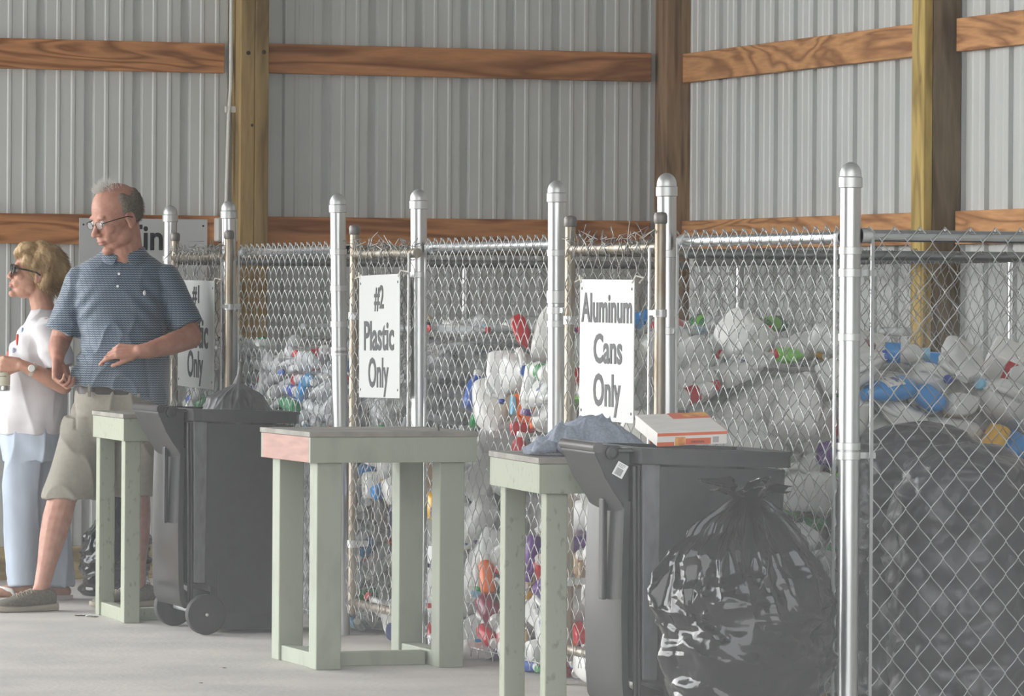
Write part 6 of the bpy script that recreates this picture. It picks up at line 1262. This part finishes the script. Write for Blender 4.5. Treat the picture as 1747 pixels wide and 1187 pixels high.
# man's hair: short grey sides and back, white wisps on top
rng = np.random.RandomState(5); roots = []; dirs = []; ro2 = []; di2 = []
cap_ = MB(); 
def skull(th, ph): return np.array((-.012 + .1015 * math.cos(ph) * math.cos(th), .0785 * math.cos(ph) * math.sin(th), .036 + .0935 * math.sin(ph)))
V = []; F = []; nt_, np_ = 60, 26
for i in range(nt_ + 1):
    th = math.radians(78 + (282 - 78) * i / nt_)
    top = math.radians(30 + 5 * math.sin(th * 9) + 4 * math.sin(th * 5)); bot = math.radians(-50 + 26 * math.exp(-((abs(math.degrees(th) - 180) - 92) / 20) ** 2))
    for j in range(np_ + 1):
        ph = bot + (top - bot) * j / np_; q = skull(th, ph); ed = min(1, min(j, np_ - j, i, nt_ - i) / 3)
        nrm = (q - np.array((-.012, 0, .036))); nrm /= np.linalg.norm(nrm)
        if ph < -.35: q = q + np.array((0.004, 0, 0)) * (ph + .35)
        q = q + nrm * (-.002 + .0075 * ed + .0022 * NZ.noise(Vector(q * 90))); V.append(h_ := hM.p(*q))
        if rng.rand() < .9: roots.append(hM.p(*(q - nrm * .001))); dirs.append(hM.R @ (nrm * .35 + np.array((-.5, 0, -.9))))
for i in range(nt_):
    for j in range(np_): a = i * (np_ + 1) + j; F.append((a, a + np_ + 1, a + np_ + 2, a + 1))
m_hairM = mat('grey_brown_hair', (.20, .165, .13), .6, vary=.5, scale=120, col2=(.12, .10, .08))
hair = MB().add(np.array(V), F).build('hair', m_hairM, man, smooth=3.2)
sd = hair.modifiers.new('s', 'SOLIDIFY'); sd.thickness = .004
strands('hair_strands', m_hairM, hair, roots, dirs, .016, .0009, 3, .3)
for _ in range(420):
    th = rng.normal(0, .9); ph = rng.uniform(.9, 1.45); q = skull(th, ph); n_ = q - np.array((-.012, 0, .036)); n_ /= np.linalg.norm(n_)
    ro2.append(hM.p(*q)); di2.append(hM.R @ (n_ * .9 + np.array((.10, -.15, .35)) + rng.normal(0, .25, 3)))
strands('white_wisps', mat('white_hair', (.80, .79, .76), .5), hair, ro2, di2, .034, .0007, 4, -.05, curl=.5)
# shoes
m_shoe = mat('olive_grey_knit', (.16, .145, .115), .8, vary=.3, scale=90, bump=.0008, bscale=260); m_sole = mat('tan_rubber_sole', (.36, .32, .26), .7); m_lace = mat('tan_lace', (.30, .25, .19), .7)
def shoe(parent, x, y, ang, pitch=0):
    e = bpy.data.objects.new('shoe', None)
    R = Matrix.Translation((x, y, 0)) @ Matrix.Rotation(ang, 4, 'Z') @ Matrix.Rotation(pitch, 4, 'Y')
    def sec(xx, hw, z0, z1, n=24, e_=.8, top=0):
        a = np.arange(n) * 2 * math.pi / n; c, s = np.cos(a), np.sin(a)
        yy = hw * np.sign(c) * np.abs(c) ** e_; zz = (z0 + z1) / 2 + (z1 - z0) / 2 * np.sign(s) * np.abs(s) ** e_
        return np.array([R @ Vector((xx, p, q)) for p, q in zip(yy, zz)])
    up = MB(); up.loft([sec(-.085, .020, .028, .070), sec(-.080, .034, .022, .088), (sec(-.055, .040, .020, .098)), sec(-.02, .041, .018, .092), sec(.02, .042, .018, .088), sec(.06, .045, .018, .076), sec(.11, .047, .018, .062), sec(.150, .044, .018, .052), sec(.178, .034, .018, .042), sec(.192, .018, .020, .032)])
    u = up.build('shoe', m_shoe, parent, smooth=3.2); u.modifiers.new('s', 'SUBSURF').render_levels = 1
    so = MB(); so.loft([sec(-.096, .018, .004, .034, e_=.45), sec(-.088, .036, .0, .034, e_=.45), sec(-.04, .041, .0, .030, e_=.45), sec(.03, .041, .0, .026, e_=.45), sec(.10, .050, .0, .026, e_=.45), sec(.16, .047, .001, .028, e_=.45), sec(.190, .034, .005, .030, e_=.45), sec(.204, .014, .012, .030, e_=.45)])
    so.build('sole', m_sole, u, smooth=.9)
    la = MB()
    for k in range(4):
        xx = .015 + k * .022; z = .090 - k * .0055; la.tube([R @ Vector((xx, -.030, z - .012)), R @ Vector((xx + .01, 0, z + .002)), R @ Vector((xx + .02, .030, z - .014))], .0022, 6); la.tube([R @ Vector((xx, .030, z - .012)), R @ Vector((xx + .01, 0, z + .003)), R @ Vector((xx + .02, -.030, z - .014))], .0022, 6)
    la.tube([R @ Vector((.02, .0, .093)), R @ Vector((.03, -.035, .085)), R @ Vector((.05, -.05, .06))], .002, 6)
    la.build('laces', m_lace, u, smooth=3)
shoe(man, -.305, -.262, math.radians(180 + 33)); shoe(man, .085, .03, math.radians(180 + 25))

# ---- the woman
wom = person(20.06, 70, 'blonde woman in sunglasses, white T-shirt and pale blue trousers holding a glass')
hW = Head((-.032, 0, 1.398), frame(76, -9), .95)
body = MB(); head_shapes(body, hW, True)
chain(body, [(hW.p(-.025, 0, -.05), .047), ((.005, .0, 1.26), .050), ((.02, 0, 1.20), .07)])
body.loft([xsec(.02, .085, 0, .15, 1.19), xsec(.0, .11, 0, .15, 1.05), xsec(-.02, .11, 0, .13, .9), xsec(-.02, .10, 0, .12, .74), xsec(-.02, .08, 0, .10, .68)])
chain(body, [((.045, -.155, 1.165), .045), ((.100, -.185, 1.00), .040), ((.118, -.19, .925), .038), ((.055, -.215, .955), .036), ((-.02, -.235, .995), .027), ((-.056, -.24, 1.010), .024)])
hand(body, (-.060, -.240, 1.012), (-1, .0, .04), (.0, 1, .1), 1, k=.88, per=[(28, 42, 34), (28, 44, 34), (30, 44, 34), (32, 44, 34)], tcurl=20, tdir=.55)
chain(body, [((.03, .155, 1.165), .045), ((-.02, .20, 1.0), .040), ((-.03, .19, .90), .036), ((-.12, .10, .93), .026)])
for yy, pts in ((-.06, [((-.04, -.055, .7), .060), ((-.06, -.055, .4), .05), ((-.062, -.05, .09), .032), ((-.075, -.05, .045), .03)]), (.09, [((.0, .07, .7), .060), ((.025, .08, .4), .05), ((.06, .09, .09), .032), ((.05, .09, .045), .03)])): chain(body, pts)
def foot(fx, fy, ang):                                    # bare foot with toes
    c, s = math.cos(ang), math.sin(ang); P = lambda x, y, z: (fx + x * c - y * s, fy + x * s + y * c, z)
    chain(body, [(P(-.03, 0, .045), .030), (P(.04, 0, .045), .030), (P(.10, 0, .032), .028)]); caps(body, P(-.045, 0, .034), .026, P(.0, 0, .04), .028)
    for k, (yo, L_, r) in enumerate(((-.026, .050, .0125), (-.008, .048, .009), (.006, .043, .0085), (.019, .036, .008), (.030, .028, .0075))): caps(body, P(.10, yo, .028), r * 1.1, P(.12 + L_ * .6, yo * 1.1, .022), r, 10)
foot(-.075, -.05, math.radians(180 + 22)); foot(.06, .09, math.radians(180 + 20))
me = remesh(body, .0042, 5); idx = head_finish(me, hW)
link(me, 'body', [m_skinW, m_lip], wom, idx); eyes(hW, wom, mat('grey_iris', (.1, .1, .1), .2))
ts = MB(); ts.loft([xsec(-.035, .138, 0, .155, .715), xsec(-.033, .142, 0, .16, .75), xsec(-.028, .140, 0, .155, .84), xsec(-.028, .138, 0, .152, .93), xsec(-.020, .136, 0, .158, 1.02), xsec(-.008, .120, 0, .165, 1.09), xsec(.012, .105, 0, .17, 1.15), xsec(.022, .085, 0, .165, 1.195), xsec(.018, .066, 0, .11, 1.228), xsec(.012, .056, 0, .07, 1.245)])
ts.tube([(.03, -.12, 1.19), (.045, -.155, 1.16), (.075, -.175, 1.08), (.098, -.185, 1.01), (.10, -.186, 1.0)], [.035, .070, .068, .064, .060], 24)
ts.tube([(.03, .12, 1.19), (.035, .155, 1.16), (.0, .19, 1.08), (-.02, .20, 1.01)], [.03, .06, .06, .058], 24)
me = remesh(ts, .0055, 3)
folds(me, lambda v: .007 * (ridge(v, 8, 21, .5) - .35) + .007 * math.sin((v[2] + v[0] * .8) * 60 + 3 * NZ.noise(Vector(v) * 6)) * math.exp(-((v[2] - 1.08) / .1) ** 2) + .004 * math.exp(-((v[2] - .75) / .05) ** 2) * math.sin(v[0] * 50 + v[1] * 30))
tsh = link(me, 'tee_shirt', mat('white_jersey', (.66, .64, .66), .8, vary=.08, scale=20), wom)
m_red = mat('coral_print', (.65, .10, .07), .7); m_pb = mat('pale_blue_print', (.38, .48, .62), .7)
def shirt_print(pts, r, m, name):                               # flattened blobs lying on the shirt front facing left
    for (z, y, rz) in pts:
        hw = np.interp(z, [.93, 1.02, 1.09, 1.15], [.138, .136, .120, .105]); cx = np.interp(z, [.93, 1.02, 1.09, 1.15], [-.028, -.02, -.008, .012])
        q = max(0, 1 - (abs(y) / .16) ** 2.35) ** (1 / 2.35); MB().sphere((cx - hw * q, y, z), (.007, rz * .75, rz), 14, 10).build(name, m, tsh, smooth=3)
shirt_print([(1.115, -.115, .026), (1.055, -.09, .014)], 0, m_red, 'flower_print'); shirt_print([(1.15, -.118, .018), (1.07, -.12, .012)], 0, m_pb, 'leaf_print')
jm = MB(); jm.loft([xsec(-.030, .128, 0, .150, .76), xsec(-.028, .135, 0, .152, .70), xsec(-.028, .128, 0, .145, .60)])
jm.loft([xsec(-.055, .085, -.055, .085, .68), xsec(-.070, .082, -.055, .085, .50), xsec(-.072, .074, -.052, .080, .30), xsec(-.066, .066, -.05, .076, .12), xsec(-.064, .062, -.05, .074, .068)])
jm.loft([xsec(.000, .088, .065, .085, .68), xsec(.015, .088, .075, .088, .50), xsec(.035, .083, .085, .085, .30), xsec(.055, .080, .09, .082, .12), xsec(.062, .078, .09, .080, .060)])
me = remesh(jm, .006, 3)
folds(me, lambda v: .012 * (ridge((v[0], v[1], v[2] * .25), 9, 33, 1) - .35) - .003 * math.exp(-((v[1] + .06) / .004) ** 2) + .005 * math.sin(v[2] * 30 + v[0] * 40) * math.exp(-((v[2] - .66) / .05) ** 2))
link(me, 'trousers', mat('pale_blue_denim', (.46, .53, .63), .8, vary=.12, scale=25, stretch=(1, 1, .3)), wom)
# sunglasses, earring, watch, hair
glasses(hW, wom, mat('black_sunglass_frame', (.012, .012, .014), .2), mat('dark_lens', (.02, .022, .03), .05, spec=.8), w=.030, hh=.024, rim=.0025, temple=.0035)
MB().sphere(hW.p(-.004, -.082, -.055), (.0055,) * 3, 10, 8).build('earring', mat('pearl', (.8, .78, .74), .2), wom, smooth=3)
wt = MB(); a_, b_ = np.array((-.02, -.235, .995)), np.array((.055, -.215, .955)); c_ = a_ + (b_ - a_) * .12; t_ = (b_ - a_) / np.linalg.norm(b_ - a_); wt.tube([c_ - t_ * .007, c_ + t_ * .007], .0305, 24); wo_ = wt.build('watch', mat('beige_strap', (.5, .42, .36), .5), wom, smooth=.8)
q = Matrix.Translation(Vector(c_) + Vector((0, -.028, .006))) @ Matrix.Rotation(math.radians(80), 4, 'X'); MB().lathe([(.0155, 0), (.0155, .005), (.013, .007), (.001, .007)], 24, q).build('watch_face', mat('watch_face', (.68, .68, .64), .3), wo_, smooth=.6)
hr = MB(); E = lambda f, l, u, r: hr.sphere(hW.p(f, l, u), np.array(r) * hW.k, 22, 14, hW.R)
E(-.030, 0, .050, (.108, .094, .098)); E(-.085, 0, .020, (.070, .085, .085)); E(-.070, 0, -.035, (.050, .070, .060)); E(.030, 0, .105, (.060, .065, .032)); E(.072, 0, .085, (.030, .055, .028)); E(-.055, -.045, -.01, (.045, .045, .065)); E(-.055, .045, -.01, (.045, .045, .065))
for s in (-1, 1): E(.035, s * .058, .055, (.035, .022, .035))
me = remesh(hr, .005, 3)
def hf(v):
    q = hW.local(np.array([v]))[0]; n1 = NZ.noise(Vector((q[0] * 22 + q[2] * 14, q[1] * 40, q[2] * 16 - q[0] * 8))); return .009 * n1 + .004 * (1 - abs(NZ.noise(Vector((q[0] * 60, q[1] * 90, q[2] * 30))))) ** 3
folds(me, hf); m_bl = mat('blonde_hair', (.52, .37, .20), .5, vary=1, scale=26, stretch=(1, 1, .5), col2=(.30, .19, .09), thr=(.35, .65), bump=.002, bscale=110)
hairW = link(me, 'hair', m_bl, wom)
Vh = coords(me); Nh = normals(me); sel = np.random.RandomState(2).choice(len(Vh), 3800, replace=False)
qs = hW.local(Vh[sel]); base = np.stack([-.5 + 0 * qs[:, 0], 0 * qs[:, 0], -.45 + 1.2 * (qs[:, 2] > .06) * 0 + 0 * qs[:, 0]], 1) @ hW.R.T
strands('hair_strands', m_bl, hairW, Vh[sel] - Nh[sel] * .002, Nh[sel] * .40 + base, .026, .0010, 6, .1, curl=.35)
# sandals
m_sand = mat('white_sandal', (.70, .68, .64), .5)
for fx, fy, ang in ((-.075, -.05, 22), (.06, .09, 20)):
    R = Matrix.Translation((fx, fy, 0)) @ Matrix.Rotation(math.radians(180 + ang), 4, 'Z'); sb = MB(); ou = []
    for t in np.linspace(0, 2 * math.pi, 33)[:-1]:
        xx = .045 + .125 * math.cos(t); yy = (.040 + .008 * math.cos(t)) * math.sin(t); ou.append((xx, yy))
    sb.loft([np.array([R @ Vector((x_, y_, z_)) for x_, y_ in ou]) for z_ in (0, .004, .016, .018)]); s_ = sb.build('sandal', m_sand, wom, smooth=.7)
    st = MB()
    for sg in (-1, 1): st.tube([R @ Vector((.115, -.018, .030)), R @ Vector((.09, sg * .012 - .01, .058)), R @ Vector((.05, sg * .036, .050)), R @ Vector((.03, sg * .040, .018))], [.005, .009, .009, .006], 10)
    st.build('strap', m_sand, s_, smooth=3)
# glass in her hand
gx, gy = -.142, -.205
u = (70 - 873.5) * 20.06 / 8000; Wp = Vector((20.06 * ST + u * CT, 20.06 * CT - u * ST, 0)); gp = Wp + Matrix.Rotation(-TH, 3, 'Z') @ Vector((gx, gy, .90))
gl = empty('drinking_glass', gp, -TH, label='pale glass tumbler with a printed cream wrap held in the woman\'s hand', cat='glass')
MB().lathe([(.031, 0), (.034, .004), (.034, .020), (.0335, .022)], 32).build('base', mat('silver_base', (.55, .56, .55), .2, .8), gl, smooth=.6)
MB().lathe([(.034, .023), (.037, .142), (.0355, .142), (.0325, .025)], 32).build('wrap', mat('cream_wrap', (.70, .68, .56), .4), gl, smooth=.6)
tx = MB()
for k, (z_, w_) in enumerate(((.085, .7), (.078, .5), (.060, .9))):
    for i in range(int(8 * w_)):
        a = math.radians(-112 + i * 8 + k * 3); tx.box(-.0016, .0016, -.0003, .0003, z_, z_ + .004, Matrix.Rotation(a, 4, 'Z') @ Matrix.Translation((.0365 if z_ > .07 else .0358, 0, 0)) @ Matrix.Rotation(math.pi / 2, 4, 'Z'))
tx.build('printed_lines', mat('grey_print2', (.2, .2, .2), .5), gl)
# ---------------------------------------------------------------- scatter volumes added before the shed to veil the view and lift its blacks
def haze(name, c, r, dens, label):
    m = bpy.data.materials.new(name); m.use_nodes = True; nt = m.node_tree; nt.nodes.clear()
    o_ = nt.nodes.new('ShaderNodeOutputMaterial'); v = nt.nodes.new('ShaderNodeVolumeScatter')
    v.inputs['Density'].default_value = dens; v.inputs['Anisotropy'].default_value = .0; v.inputs['Color'].default_value = (1, .985, .96, 1)
    nt.links.new(v.outputs[0], o_.inputs['Volume'])
    o = MB().sphere(c, r, 48, 32).build(name, m, smooth=3.2, label=label, cat='haze', kind='stuff'); return o
haze('veil_haze', (2.75, 7.1, .1), (2.0, 2.4, 1.25), .0135, 'added low haze volume veiling the nearest bag and cart')
haze('thin_haze', (1.6, 5.2, .9), (2.6, 2.6, 2.2), .0026, 'thin added haze volume veiling the whole view')
